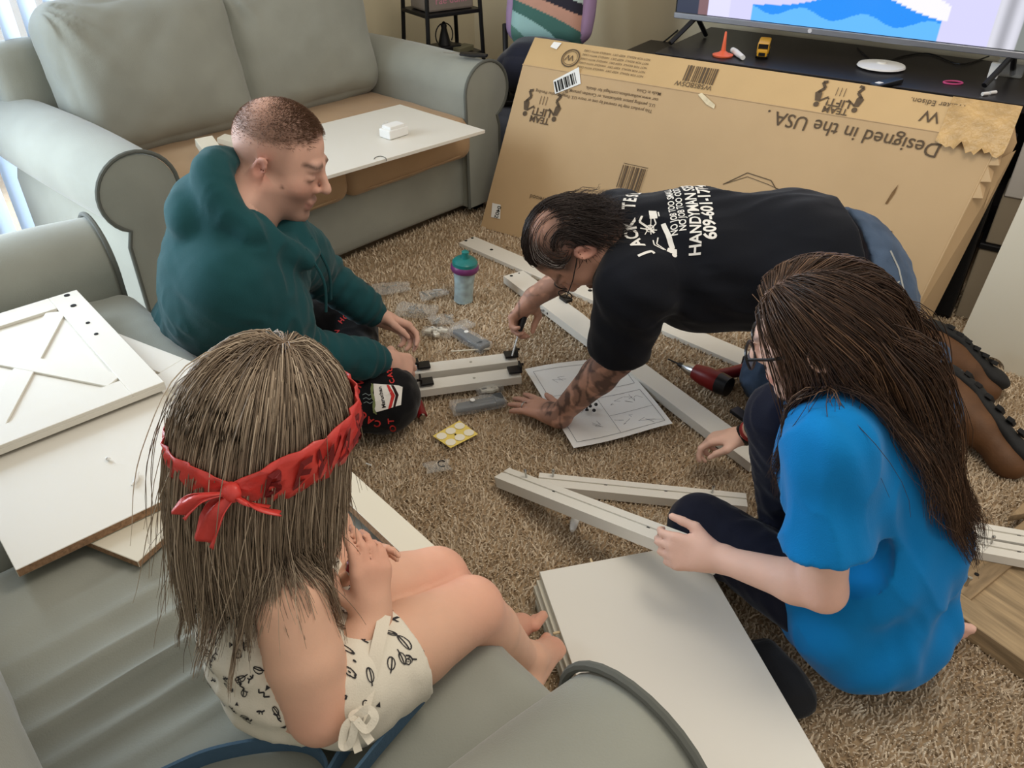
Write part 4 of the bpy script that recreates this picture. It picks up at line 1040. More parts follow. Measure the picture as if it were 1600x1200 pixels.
# ================================================================== figures: smooth solid modelling on a grid
def NP(v): return np.array([v[0], v[1], v[2]], dtype=np.float64)
class SDF:
    def __init__(s, h): s.h = h; s.p = []
    def cone(s, a, b, ra, rb, k=0.015, op='u', flat=None): s.p.append(('c', NP(a), NP(b), ra, rb, k, op, flat)); return s
    def chain(s, pts, rs, k=0.015, op='u', flat=None):
        for i in range(len(pts)-1): s.cone(pts[i], pts[i+1], rs[i], rs[i+1], k, op, flat)
        return s
    def ball(s, c, r, k=0.015, op='u'): return s.cone(c, NP(c)+[0,0,1e-4], r, r, k, op)
    def ell(s, c, r, R=None, k=0.015, op='u'):
        R = np.eye(3) if R is None else np.asarray(R); s.p.append(('e', NP(c), np.array(r, float), R, 0, k, op, None)); return s
    def cut(s, p, n, c, rad, k=0.004):
        n = NP(n); n /= np.linalg.norm(n); s.p.append(('x', NP(p), n, NP(c), rad, k, 'x', None)); return s
    def bounds(s):
        lo = np.full(3, 1e9); hi = -lo
        for q in s.p:
            if q[6] != 'u': continue
            if q[0] == 'c':
                m = max(q[3], q[4])*(max(1, q[7][1]) if q[7] else 1)
                lo = np.minimum(lo, np.minimum(q[1], q[2])-m); hi = np.maximum(hi, np.maximum(q[1], q[2])+m)
            else: m = q[2].max(); lo = np.minimum(lo, q[1]-m); hi = np.maximum(hi, q[1]+m)
        return lo-4*s.h-0.01, hi+4*s.h+0.01
    def field(s):
        lo, hi = s.bounds(); n = np.ceil((hi-lo)/s.h).astype(int)+1
        f = np.full(n, 0.15, dtype=np.float32); s.lo = lo
        ax = [(lo[i]+s.h*np.arange(n[i])).astype(np.float32) for i in range(3)]
        for q in s.p:
            k = q[5]; pad = 0.02+k
            if q[0] == 'c':
                m = max(q[3], q[4])*(max(1, q[7][1]) if q[7] else 1)+pad
                a0 = np.minimum(q[1], q[2])-m; a1 = np.maximum(q[1], q[2])+m
            elif q[0] == 'e': m = q[2].max()+pad; a0 = q[1]-m; a1 = q[1]+m
            else: a0 = q[3]-q[4]; a1 = q[3]+q[4]
            i0 = np.maximum(((a0-lo)/s.h).astype(int), 0); i1 = np.minimum(((a1-lo)/s.h).astype(int)+2, n)
            if (i1 <= i0).any(): continue
            sl = tuple(slice(i0[i], i1[i]) for i in range(3))
            X = ax[0][sl[0]][:,None,None]; Y = ax[1][sl[1]][None,:,None]; Z = ax[2][sl[2]][None,None,:]
            g = f[sl]
            if q[0] == 'x':
                d = (X-q[1][0])*q[2][0]+(Y-q[1][1])*q[2][1]+(Z-q[1][2])*q[2][2]
                rr = (X-q[3][0])**2+(Y-q[3][1])**2+(Z-q[3][2])**2
                h_ = np.clip(0.5-0.5*(g-d)/k, 0, 1); v = g*(1-h_)+d*h_+k*h_*(1-h_)
                f[sl] = np.where(rr < q[4]**2, v, g); continue
            if q[0] == 'c':
                a = q[1].copy(); b = q[2].copy(); px = X-a[0]; py = Y-a[1]; pz = Z-a[2]; ba = b-a
                if q[7]:
                    nn = NP(q[7][0]); nn /= np.linalg.norm(nn); fac = 1-1/q[7][1]
                    t = (px*nn[0]+py*nn[1]+pz*nn[2])*fac; px = px-t*nn[0]; py = py-t*nn[1]; pz = pz-t*nn[2]
                    ba = ba-nn*(ba@nn)*fac
                l2 = max(ba@ba, 1e-12)
                t = np.clip((px*ba[0]+py*ba[1]+pz*ba[2])/l2, 0, 1)
                d = np.sqrt((px-t*ba[0])**2+(py-t*ba[1])**2+(pz-t*ba[2])**2)-(q[3]+(q[4]-q[3])*t)
            else:
                px = X-q[1][0]; py = Y-q[1][1]; pz = Z-q[1][2]; R = q[3]; r = q[2]
                u = [(px*R[0][j]+py*R[1][j]+pz*R[2][j]) for j in range(3)]
                k0 = np.sqrt((u[0]/r[0])**2+(u[1]/r[1])**2+(u[2]/r[2])**2); k1 = np.sqrt((u[0]/r[0]**2)**2+(u[1]/r[1]**2)**2+(u[2]/r[2]**2)**2)
                d = k0*(k0-1)/np.maximum(k1, 1e-6)
            if q[6] == 'u':
                h_ = np.clip(0.5+0.5*(g-d)/k, 0, 1); f[sl] = g*(1-h_)+d*h_-k*h_*(1-h_)
            else:
                h_ = np.clip(0.5-0.5*(g+d)/k, 0, 1); f[sl] = g*(1-h_)-d*h_+k*h_*(1-h_)
        return f
    def surf(s):
        f = s.field(); sg = f < 0; n = np.array(f.shape)
        cnt = np.zeros(n-1, dtype=np.uint8)
        for i in (0,1):
            for j in (0,1):
                for k in (0,1): cnt += sg[i:n[0]-1+i, j:n[1]-1+j, k:n[2]-1+k]
        mix = (cnt > 0) & (cnt < 8); cells = np.argwhere(mix)
        idx = np.full(n-1, -1, dtype=np.int32); idx[mix] = np.arange(len(cells))
        c = cells; acc = np.zeros((len(c),3)); w_ = np.zeros(len(c))
        cor = {}
        for i in (0,1):
            for j in (0,1):
                for k in (0,1): cor[(i,j,k)] = f[c[:,0]+i, c[:,1]+j, c[:,2]+k].astype(np.float64)
        for a in cor:
            for x in range(3):
                if a[x] == 0:
                    b = list(a); b[x] = 1; b = tuple(b); fa, fb = cor[a], cor[b]; m = (fa < 0) != (fb < 0)
                    t = np.where(m, fa/np.where(fa-fb == 0, 1, fa-fb), 0)
                    p = np.tile(np.array(a, float), (len(c),1)); p[:,x] = t
                    acc += p*m[:,None]; w_ += m
        V_ = s.lo + (c + acc/np.maximum(w_,1)[:,None])*s.h
        F_ = []
        for x in range(3):
            y, z = (x+1)%3, (x+2)%3
            sa = [slice(None)]*3; sb = [slice(None)]*3; sa[x] = slice(0,-1); sb[x] = slice(1,None)
            df = sg[tuple(sa)] != sg[tuple(sb)]; e = np.argwhere(df); e = e[(e[:,y] > 0) & (e[:,z] > 0) & (e[:,y] < n[y]-1) & (e[:,z] < n[z]-1)]
            def cell(dy, dz): q = e.copy(); q[:,y] += dy; q[:,z] += dz; return idx[q[:,0],q[:,1],q[:,2]]
            qd = np.stack([cell(-1,-1), cell(0,-1), cell(0,0), cell(-1,0)],1)
            neg = sg[e[:,0],e[:,1],e[:,2]]; qd[~neg] = qd[~neg][:,::-1]; F_.append(qd)
        F_ = np.concatenate(F_); F_ = F_[(F_ >= 0).all(1)]
        return V_, F_
def vnormals(v, f):
    n = np.zeros_like(v); a = np.cross(v[f[:,2]]-v[f[:,0]], v[f[:,3]]-v[f[:,1]])
    for k in range(4): np.add.at(n, f[:,k], a)
    return n/np.maximum(np.linalg.norm(n, axis=1, keepdims=True), 1e-12)
def relax(v, f, it=1, lam=0.5):
    e = np.concatenate([f[:,[0,1]], f[:,[1,2]], f[:,[2,3]], f[:,[3,0]]])
    for _ in range(it):
        s = np.zeros_like(v); c = np.zeros(len(v)); np.add.at(s, e[:,0], v[e[:,1]]); np.add.at(c, e[:,0], 1); np.add.at(s, e[:,1], v[e[:,0]]); np.add.at(c, e[:,1], 1)
        v = v+lam*(s/np.maximum(c,1)[:,None]-v)
    return v
def solid(name, S, m, parent, colfn=None, disp=None, it=1, keepbvh=False):
    v, f = S.surf(); v = relax(v, f, it)
    if disp is not None: v = v+vnormals(v, f)*disp(v, vnormals(v, f))[:,None]
    o = mesh_np(name, v, f, m, parent, cols=colfn(v) if colfn else None)
    if keepbvh: return o, BVHTree.FromPolygons([tuple(p) for p in v], [tuple(int(i) for i in q) for q in f])
    return o
def folds(amp, f, seed, dirv=None, sharp=1.6):
    """cloth folds: ridged noise, optionally stretched along dirv"""
    def fn(p, n):
        q = p.copy()
        if dirv is not None: d = NP(dirv); d /= np.linalg.norm(d); q = q-np.outer(q@d, d)*0.72
        a = wav(q, f, seed, 2); b = wav(q, f*0.35, seed+2, 1); return amp*(0.35-np.abs(a)**0.75)*np.clip(0.55+b,0.1,1.4) + amp*0.25*wav(q, f*2.3, seed+1, 1)
    return fn
def near(p, c, r): return np.exp(-(np.linalg.norm(p-NP(c), axis=1)/r)**2)
def mixc(c, col, w): w = np.clip(w,0,1)[:,None]; return c*(1-w)+np.array(col[:3])*w
class Head:
    def __init__(s, c, fwd, up, sc=1.0):
        s.c = NP(c); f = NP(fwd); f /= np.linalg.norm(f); u = NP(up); u -= f*(u@f); u /= np.linalg.norm(u)
        s.f, s.u, s.r, s.sc = f, u, np.cross(f, u), sc; s.R = np.stack([s.f, s.r, s.u], 1)
    def __call__(s, f, r, u): return s.c+s.sc*(s.f*f+s.r*r+s.u*u)
    def local(s, p): q = (p-s.c)/s.sc; return q@s.f, q@s.r, q@s.u
    def build(s, S, nose=1.0, ears=True, neck=None, neck_r=0.056, detail=True):
        k = s.sc; g = lambda f, r, u: s(f, r, u)
        S.ell(g(-0.012,0,0.035), np.array([0.098,0.076,0.090])*k, s.R, 0.01)
        S.ell(g(0.028,0,-0.035), np.array([0.064,0.062,0.080])*k, s.R, 0.03*k)
        for sg in (-1,1):
            S.cone(g(0.0,0.052*sg,-0.045), g(0.066,0.016*sg,-0.100), 0.020*k, 0.018*k, 0.025*k)
            S.ball(g(0.056,0.038*sg,-0.026), 0.019*k, 0.025*k)
        S.ball(g(0.076,0,-0.102), 0.016*k, 0.018*k)
        if detail:
            S.cone(g(0.082,-0.034,0.024), g(0.082,0.034,0.024), 0.012*k, 0.012*k, 0.012*k)
            for sg in (-1,1):
                S.ball(g(0.094,0.032*sg,0.002), 0.014*k, 0.012*k, 's')
                S.ell(g(0.0775,0.031*sg,0.002), np.array([0.0125,0.015,0.0105])*k, s.R, 0.004*k)
                S.ball(g(0.095,0.0115*sg,-0.030), 0.0085*k, 0.008*k)
            S.cone(g(0.087,0,0.018), g(0.108*nose,0,-0.020), 0.0080*k, 0.0095*k, 0.010*k)
            S.ball(g(0.108*nose,0,-0.025), 0.0105*k, 0.008*k)
            S.cone(g(0.091,-0.016,-0.0615), g(0.091,0.016,-0.0615), 0.0072*k, 0.0072*k, 0.006*k); S.ball(g(0.0945,0,-0.0605), 0.005*k, 0.006*k)
            S.cone(g(0.088,-0.015,-0.0745), g(0.088,0.015,-0.0745), 0.0078*k, 0.0078*k, 0.006*k)
            S.cone(g(0.1000,-0.016,-0.0682), g(0.1015,0.016,-0.0682), 0.0024*k, 0.0024*k, 0.004*k, 's')
        if ears:
            for sg in (-1,1):
                c0 = g(-0.010,0.078*sg,-0.004); Rr = s.R.copy()
                ax = (s.f*0.85-s.r*sg*-0.35); tl = 0.25
                ef = s.f*math.cos(tl)+s.u*math.sin(tl)*-1; eu = s.u*math.cos(tl)+s.f*math.sin(tl)*1; er = s.r*sg+s.f*0.35*-1; er = er/np.linalg.norm(er)
                Re = np.stack([ef, er, -eu if False else eu],1)
                S.ell(c0+er*0.006*k-s.f*0.004*k, np.array([0.017,0.0075,0.031])*k, Re, 0.005*k)
                S.ell(c0+er*0.014*k+s.f*0.001*k+s.u*0.003*k, np.array([0.0095,0.0075,0.0165])*k, Re, 0.004*k, 's')
        if neck is not None: S.cone(g(-0.020,0,-0.050), neck, neck_r*k, neck_r*1.12*k, 0.03*k)
def hand(S, wrist, f, n, t, sc=1.0, curl=(0.5,0.5,0.5,0.5), thumb=(0.5,0.5), spread=0.0, wr=0.026):
    """f: wrist to knuckles, n: way the palm faces, t: towards the thumb side"""
    w_ = NP(wrist); f = NP(f); f /= np.linalg.norm(f); n = NP(n); n -= f*(n@f); n /= np.linalg.norm(n)
    t = NP(t); t -= f*(t@f)+n*(t@n); t /= np.linalg.norm(t); k = sc
    tips = []
    offs = (0.030,0.010,-0.010,-0.028); Ls = (0.070,0.078,0.072,0.057); fl = (0.088,0.092,0.088,0.080)
    S.cone(w_-f*0.01, w_+f*0.03*k, wr*k, wr*0.92*k, 0.012, flat=(t,1.15))
    for i in range(4):
        kn = w_+f*fl[i]*k+t*offs[i]*k
        S.cone(w_+f*0.022*k+t*offs[i]*0.55*k, kn, 0.0165*k, 0.0112*k, 0.012*k)
        a = 0.0; p = kn; d0 = f*math.cos(spread*offs[i]*30)+t*math.sin(spread*offs[i]*30)
        for j, (q, ca) in enumerate(((0.46,0.85),(0.30,1.15),(0.24,0.8))):
            a += curl[i]*ca; d = d0*math.cos(a)+n*math.sin(a); p2 = p+d*Ls[i]*q*k
            r0, r1 = ((0.0098,0.0088),(0.0088,0.0080),(0.0080,0.0068))[j]
            S.cone(p, p2, r0*k, r1*k, 0.003*k); p = p2
        tips.append(p)
    b = w_+f*0.022*k+t*0.022*k+n*0.006*k; d = f*0.62+t*0.70+n*thumb[0]*0.8; d /= np.linalg.norm(d)
    p1 = b+d*0.042*k; d2 = f*(0.9)+t*(0.35-thumb[1]*0.9)+n*thumb[1]*0.6; d2 /= np.linalg.norm(d2); p2 = p1+d2*0.030*k; d3 = d2+n*thumb[1]*0.4; d3 /= np.linalg.norm(d3); p3 = p2+d3*0.022*k
    S.cone(b, p1, 0.0165*k, 0.0115*k, 0.012*k); S.cone(p1, p2, 0.0108*k, 0.0096*k, 0.004*k); S.cone(p2, p3, 0.0094*k, 0.0076*k, 0.004*k)
    tips.append(p3)
    return tips
def foot(S, ankle, d, up, sc=1.0, side=1):
    a = NP(ankle); d = NP(d); d /= np.linalg.norm(d); u = NP(up); u -= d*(u@d); u /= np.linalg.norm(u); s = np.cross(d, u)*side; k = sc
    S.cone(a, a-u*0.035*k-d*0.03*k, 0.034*k, 0.030*k, 0.02*k)
    S.cone(a-u*0.045*k-d*0.035*k, a-u*0.052*k+d*0.11*k, 0.028*k, 0.022*k, 0.02*k, flat=(s,1.2))
    S.cone(a-u*0.005*k+d*0.01*k, a-u*0.045*k+d*0.11*k, 0.032*k, 0.020*k, 0.02*k, flat=(s,1.35))
    for i in range(5):
        o = (-0.032,-0.015,0.0,0.014,0.027)[i]; L_ = (0.046,0.042,0.037,0.031,0.025)[i]; r_ = (0.0125,0.0095,0.009,0.0085,0.0082)[i]
        p = a-u*0.054*k+d*(0.115-abs(i)*0.006)*k+s*o*k
        S.cone(p, p+d*L_*k-u*0.002, r_*k, r_*0.95*k, 0.005*k)
def decal(name, shapes, bvh, org, xd, yd, m, parent, off=0.0012, maxe=0.012):
    """flat shapes (Print) laid onto a cloth surface: each point is dropped along -(x cross y) onto the surface"""
    xd = Vector(xd).normalized(); yd = Vector(yd); yd = (yd-xd*yd.dot(xd)).normalized(); nd = xd.cross(yd)
    bm = bmesh.new(); vs = [bm.verts.new((a[0], a[1], 0)) for a in shapes.v]
    for p in shapes.f:
        try: bm.faces.new([vs[i] for i in p])
        except ValueError: pass
    bmesh.ops.triangulate(bm, faces=bm.faces)
    for _ in range(4):
        es = [e for e in bm.edges if e.calc_length() > maxe]
        if not es: break
        bmesh.ops.subdivide_edges(bm, edges=es, cuts=1); bmesh.ops.triangulate(bm, faces=bm.faces)
    bad = []
    for v in bm.verts:
        p = Vector(org)+xd*v.co.x+yd*v.co.y
        h = bvh.ray_cast(p+nd*0.25, -nd, 0.6)
        if h[0] is None: bad.append(v)
        else: v.co = h[0]+(h[1] if h[1].dot(nd) > 0 else -h[1])*off
    bmesh.ops.delete(bm, geom=bad, context='VERTS')
    # drop pieces that got stretched over a fold
    bmesh.ops.delete(bm, geom=[f for f in bm.faces if max(e.calc_length() for e in f.edges) > maxe*4], context='FACES')
    me = bpy.data.meshes.new(name); bm.to_mesh(me); bm.free(); me.materials.append(m)
    return link(bpy.data.objects.new(name, me), parent)
# ------------------------------------------------------------------ hair
class Coll:
    """push-out shapes for hair"""
    def __init__(s): s.e = []; s.c = []
    def ell(s, c, r, R): s.e.append((NP(c), np.array(r), R)); return s
    def cone(s, a, b, ra, rb): s.c.append((NP(a), NP(b), ra, rb)); return s
    def push(s, p, off):
        for c, r, R in s.e:
            q = (p-c)@R; rr = r[None]+off[:,None]; l = np.linalg.norm(q/rr, axis=1); m = l < 1
            if m.any(): q[m] = q[m]/np.maximum(l[m],1e-6)[:,None]; p[m] = q[m]@R.T+c
        for a, b, ra, rb in s.c:
            ba = b-a; t = np.clip(((p-a)@ba)/(ba@ba), 0, 1); ct = a+t[:,None]*ba; d = p-ct; l = np.linalg.norm(d, axis=1); R_ = ra+(rb-ra)*t+off; m = l < R_
            if m.any(): p[m] = ct[m]+d[m]/np.maximum(l[m],1e-6)[:,None]*R_[m][:,None]
        return p
def strand_mesh(paths, r0, taper=0.35):
    """paths (n,K,3) -> thin three-sided strands"""
    n, K, _ = paths.shape; t = np.gradient(paths, axis=1); t /= np.maximum(np.linalg.norm(t, axis=2, keepdims=True), 1e-9)
    ref = np.array([0.31,0.52,0.79]); a = np.cross(t, ref); a /= np.maximum(np.linalg.norm(a, axis=2, keepdims=True), 1e-9); b = np.cross(t, a)
    rad = (np.broadcast_to(np.asarray(r0).reshape(-1,1), (n,1))*(1-(1-taper)*np.linspace(0,1,K)[None]**2))[:,:,None]
    V_ = np.stack([paths+rad*(a*math.cos(q)+b*math.sin(q)) for q in (0,2.094,4.189)], 2)     # n,K,3,3
    idx = np.arange(n*K*3).reshape(n,K,3); F_ = []
    for q in range(3):
        q2 = (q+1)%3; F_.append(np.stack([idx[:,:-1,q], idx[:,:-1,q2], idx[:,1:,q2], idx[:,1:,q]], -1).reshape(-1,4))
    return V_.reshape(-1,3), np.concatenate(F_)
def grow(roots, d0, L, K, coll, off, pull, grav=0.35, seed=0, wave=0.0, wf=18.0, stiff=0.6, clump=0.0):
    n = len(roots); p = roots.copy(); d = d0.copy(); out = [p.copy()]; st = L/(K-1)
    r = np.random.default_rng(seed); ph = r.uniform(0,6.3,n); wd = r.normal(size=(n,3)); wd /= np.linalg.norm(wd, axis=1, keepdims=True)
    for i in range(1, K):
        g = np.array([0,0,-1.0])[None]*grav + (pull(p, i/K) if pull else 0)
        d = d*stiff+g; d /= np.maximum(np.linalg.norm(d, axis=1, keepdims=True),1e-9)
        p2 = p+d*st[:,None]; p2 = coll.push(p2, off)
        dd = p2-p; l = np.linalg.norm(dd, axis=1, keepdims=True); dd = dd/np.maximum(l,1e-9); p = p+dd*st[:,None]; d = dd; p = coll.push(p, off*0.9); out.append(p.copy())
    P_ = np.stack(out, 1)
    if wave:
        s = np.linspace(0,1,K)[None,:,None]*np.ones((n,1,1)); a = np.sin(ph[:,None]+wf*s[:,:,0]*L[:,None])
        P_ += wave*(s**1.4)*a[:,:,None]*wd[:,None,:]
    if clump:
        ng = max(4, n//26); gi = r.integers(0, n, ng); base = P_[gi][:, 0]
        d2 = ((P_[:,0][:,None,:]-base[None])**2).sum(2); k = d2.argmin(1); s = (np.linspace(0,1,K)**1.1)[None,:,None]*clump
        P_ = P_*(1-s)+P_[gi][k]*s
    return P_
def scalp(H, n, mask, seed=0, r=(0.098,0.076,0.090), grow_off=0.0):
    """random points on the cranium with mask(f,r,u) in 0..1 (unit vector components)"""
    rg = np.random.default_rng(seed); q = rg.normal(size=(n*4,3)); q /= np.linalg.norm(q, axis=1, keepdims=True)
    keep = rg.uniform(size=len(q)) < mask(q[:,0], q[:,1], q[:,2]); q = q[keep][:n]
    loc = q*(np.array(r)+grow_off)*H.sc; nr = q/np.array(r); nr /= np.linalg.norm(nr, axis=1, keepdims=True)
    c = H(-0.012,0,0.035); Rm = np.stack([H.f,H.r,H.u],0)
    return c+loc@Rm, nr@Rm, q
def shade(cols, var, seed): 
    r = np.random.default_rng(seed); return cols*(1+r.normal(0,var,(len(cols),1)))
M_hair = mat('hair', C(90,70,55), 0.42, attr=True, spec=0.45)
def skinmat(): return mat('skin', C(214,170,150), 0.55, 0.04, 30, 0.12, 300, attr=True, spec=0.35)
M_skin = skinmat()
M_skin.node_tree.nodes['Principled BSDF'].inputs['Subsurface Weight'].default_value = 0.12
M_skin.node_tree.nodes['Principled BSDF'].inputs['Subsurface Radius'].default_value = (0.012,0.005,0.003)
M_skin.node_tree.nodes['Principled BSDF'].inputs['Subsurface Scale'].default_value = 0.5
SKIN = np.array(C(212,168,148)[:3])
# ================================================================== the man in the teal hoodie
def man_hoodie():
    root = empty('person', loc=(0,0,0), label='man in a dark teal hoodie sitting cross-legged against the couch', cat='person')
    hd = Head(D(437,248,1.77), (0.915,-0.09,-0.39), (0.40,0.02,0.92), 1.02)
    nb = NP(D(372,330,1.80)); 
    shR = NP((-0.575,1.505,0.645)); shL = NP((-0.575,1.815,0.635)); pel = NP((-0.80,1.80,0.135)); chest = NP((-0.640,1.68,0.52)); waist = NP((-0.775,1.76,0.31))
    nb = (shR+shL)/2+NP((-0.015,0.0,0.055))
    elR = NP(D(462,548,1.93)); wrR = NP((-0.345,1.80,0.215)); elL = NP((-0.53,2.00,0.37)); wrL = NP((-0.395,2.04,0.215))
    hpR = NP((-0.78,1.70,0.125)); hpL = NP((-0.80,1.90,0.125)); knR = NP((-0.345,1.765,0.115)); knL = NP((-0.52,2.25,0.125)); anR = NP((-0.52,2.12,0.07)); anL = NP((-0.45,1.90,0.07))
    lat = shL-shR
    S = SDF(0.0048); hd.build(S, nose=1.05, neck=nb, neck_r=0.062)
    S.chain([pel, waist, chest, nb], [0.09,0.085,0.09,0.05], 0.03, flat=(lat,1.3))
    for sh, el, wr in ((shR,elR,wrR),(shL,elL,wrL)):
        shb = sh+(nb-sh)*0.25+NP((0,0,-0.06)); S.cone(nb, shb, 0.035, 0.03, 0.03); S.chain([shb, el, wr], [0.032,0.036,0.027], 0.015); m_ = el+(wr-el)*0.3; S.cone(el, m_, 0.038, 0.04, 0.015)
    for hp, kn, an in ((hpR,knR,anR),(hpL,knL,anL)): S.chain([pel, hp, kn, an], [0.08,0.075,0.05,0.035], 0.02)
    foot(S, anR, (-0.3,0.9,0), (0.5,0.2,0.6), 1.0); foot(S, anL, (0.5,-0.7,0), (0.4,0.5,0.6), 1.0)
    hand(S, wrR, (0.60,0.46,-0.52), (-0.15,0.55,-0.75), (0.0,0.8,0.45), 1.02, curl=(0.55,0.6,0.65,0.7), thumb=(0.6,0.5))
    hand(S, wrL, (0.84,0.05,-0.50), (0.1,-0.75,-0.60), (0.5,-0.5,0.7), 1.02, curl=(0.55,0.6,0.7,0.75), thumb=(0.8,0.4))
    def colf(p):
        c = np.tile(SKIN, (len(p),1)); f, r, u = hd.local(p); on = (np.abs(r) < 0.12) & (np.abs(f) < 0.14) & (u > -0.13) & (u < 0.15)
        c = mixc(c, C(186,120,104), 0.35*np.exp(-((f-0.08)/0.03)**2)*np.exp(-((u+0.03)/0.03)**2)*on)
        hl = 0.055+0.022*np.clip((f-0.03)/0.06,-1,1)      # hair line height
        top = np.clip((u-hl)/0.02,0,1)*np.clip((0.082-f)/0.01,0,1)
        crown = np.exp(-(((f+0.055)/0.035)**2+((u-0.105)/0.03)**2+(r/0.05)**2))
        w_ = 0.70*top*(1-0.72*crown)
        side = np.clip((u+0.035)/0.03,0,1)*np.clip((0.045-f)/0.02,0,1)*(np.abs(r) > 0.02)
        w_ = np.maximum(w_, 0.30*side*on)
        c = mixc(c, C(84,62,48), w_*on)
        st = np.clip((-0.028-u)/0.02,0,1)*np.clip((f+0.012)/0.02,0,1)*on; c = mixc(c, C(92,72,62), 0.50*st)
        brow = np.exp(-((u-0.030)/0.0055)**2)*np.clip((f-0.055)/0.01,0,1)*(np.abs(r) > 0.008)*(np.abs(r) < 0.055)*on; c = mixc(c, C(58,42,34), 0.85*brow)
        lash = np.exp(-((u+0.004)/0.0035)**2)*np.exp(-((np.abs(r)-0.032)/0.014)**2)*(f > 0.07)*on; c = mixc(c, C(60,44,40), 0.7*lash)
        lip = np.exp(-((u+0.068)/0.010)**2)*(f > 0.083)*(np.abs(r) < 0.026)*on; c = mixc(c, C(172,104,96), 0.35*lip)
        ear = (np.abs(r) > 0.074)*np.exp(-((u+0.004)/0.035)**2)*np.exp(-((f+0.012)/0.03)**2)*on; c = mixc(c, C(205,128,112), 0.5*ear)
        for mole in ((0.085,0.045,0.040),(0.035,0.066,-0.03)): c = mixc(c, C(70,44,36), 0.9*near(p, hd(*mole), 0.004))
        return c
    solid('body', S, M_skin, root, colf)
    # short brown hair, long on top, thinning at the crown
    def mask(f, r, u): 
        m = np.clip((u-0.05-0.32*np.clip(f,-1,1))/0.55,0,1)*np.clip((0.84-f)/0.1,0,1); return m*(1-0.85*np.exp(-(((f+0.52)/0.35)**2+((u-0.8)/0.4)**2)))
    rt, nr, q = scalp(hd, 9000, mask, 11, grow_off=-0.0005)
    d0 = nr*0.75+hd.f*0.55+np.random.default_rng(3).normal(0,0.18,nr.shape); d0 /= np.linalg.norm(d0, axis=1, keepdims=True)
    L_ = (0.003+0.006*np.clip((q[:,0]+0.4),0,1)); pt_ = np.stack([rt, rt+d0*L_[:,None]],1)
    v, f = strand_mesh(pt_, np.full(len(rt),0.00042), 0.5); cl = shade(np.tile(np.array(C(116,88,68)[:3]), (len(rt),1)), 0.2, 4)
    mesh_np('hair', v, f, M_hair, root, cols=np.repeat(cl, 6, axis=0))
    # hoodie
    M_hood = mat('teal_fleece', C(31,73,77), 0.9, 0.10, 9, 0.35, 420, sheen=0.12, spec=0.15)
    S = SDF(0.0062)
    S.chain([pel+NP((-0.005,0,0.02)), waist+NP((0.01,0,0)), chest+NP((0.01,0,0)), nb+NP((-0.01,0,-0.05))], [0.155,0.150,0.138,0.085], 0.05, flat=(lat,1.34))
    S.ell(chest+NP((-0.045,0.0,0.02)), (0.115,0.195,0.17), None, 0.06)
    for sh, el, wr in ((shR,elR,wrR),(shL,elL,wrL)):
        e = wr-el; e /= np.linalg.norm(e)
        shl = sh+NP((-0.012,0,-0.045)); shl[1] += (1.66-shl[1])*0.16; S.cone(nb+NP((-0.02,0,-0.05)), shl, 0.09, 0.064, 0.09); S.cone(shl+NP((-0.02,0,-0.02)), waist, 0.07, 0.10, 0.07); S.chain([shl, shl+(el-shl)*0.5, el], [0.066,0.072,0.064], 0.07); S.chain([el, el+(wr-el)*0.72, wr-e*0.035], [0.067,0.053,0.046], 0.02)
        S.cone(wr-e*0.05, wr+e*0.02, 0.037, 0.036, 0.006); S.cut(wr+e*0.004, e, wr+e*0.02, 0.05)
    # hood lying around the neck
    ring = []
    for a in np.linspace(-1.55, 1.55, 27):
        p = nb+NP((-0.088*math.cos(a)+0.045, 0.108*math.sin(a), 0.050+0.050*math.cos(a)-0.045*abs(math.sin(a))**2)); ring.append(p)
    S.chain(ring, [0.030+0.016*math.sin(math.pi*i/26) for i in range(27)], 0.004); S.chain([r_+NP((-0.02,0,-0.03)) for r_ in ring[3:24]], [0.03]*21, 0.02)
    front = nb+NP((0.125,0.0,-0.10))
    S.cone(ring[0], front+NP((0,-0.02,0)), 0.030, 0.024, 0.025); S.cone(ring[-1], front+NP((0,0.02,0)), 0.030, 0.024, 0.025)
    S.ell(nb+NP((-0.088,0,0.012)), (0.072,0.122,0.078), None, 0.016)
    S.cone(nb+NP((0.01,0,0.03)), hd(-0.012,0,-0.055), 0.062, 0.066, 0.012, 's')
    S.cone(nb+NP((0.03,0,0.02)), nb+NP((0.12,0,0.00)), 0.058, 0.05, 0.015, 's')
    base = folds(0.0075, 52, 21)
    def dsp(p, n):
        d = base(p, n)*(1-0.7*near(p, nb+NP((-0.03,0,0.03)), 0.15))
        for el, wr, sh in ((elR,wrR,shR),(elL,wrL,shL)):
            ax = (wr-el)/np.linalg.norm(wr-el); t = (p-el)@ax
            d += 0.0050*near(p, el, 0.10)*np.sin(t*150+2*wav(p,20,5,1)); d += 0.0035*near(p, wr-ax*0.05, 0.07)*np.sin(t*190)
        d += -0.004*np.exp(-((p[:,2]-0.30+0.1*wav(p,6,8,1))/0.02)**2)
        return d
    o, bv = solid('hoodie', S, M_hood, root, disp=dsp, it=2, keepbvh=True)
    # drawstrings
    for s_ in (-1,1):
        pts = [front+NP((0.005,0.03*s_,0.03)), front+NP((0.035,0.028*s_,-0.05)), front+NP((0.03,0.03*s_,-0.13))]
        MB().tube(catmull([tuple(p) for p in pts],5), 0.0035, n=7).build('drawstring', M_hood, o, smooth=True)
    # printed trousers
    M_blk = mat('black_print_trousers', C(20,20,22), 0.9, 0.15, 14, 0.3, 380, sheen=0.2, spec=0.15)
    S = SDF(0.0062); S.chain([hpR, pel, hpL], [0.12,0.13,0.12], 0.04)
    for hp, kn, an in ((hpR,knR,anR),(hpL,knL,anL)): S.chain([hp, hp+(kn-hp)*0.5, kn], [0.115,0.105,0.088], 0.03); S.chain([kn, an], [0.088,0.062], 0.03)
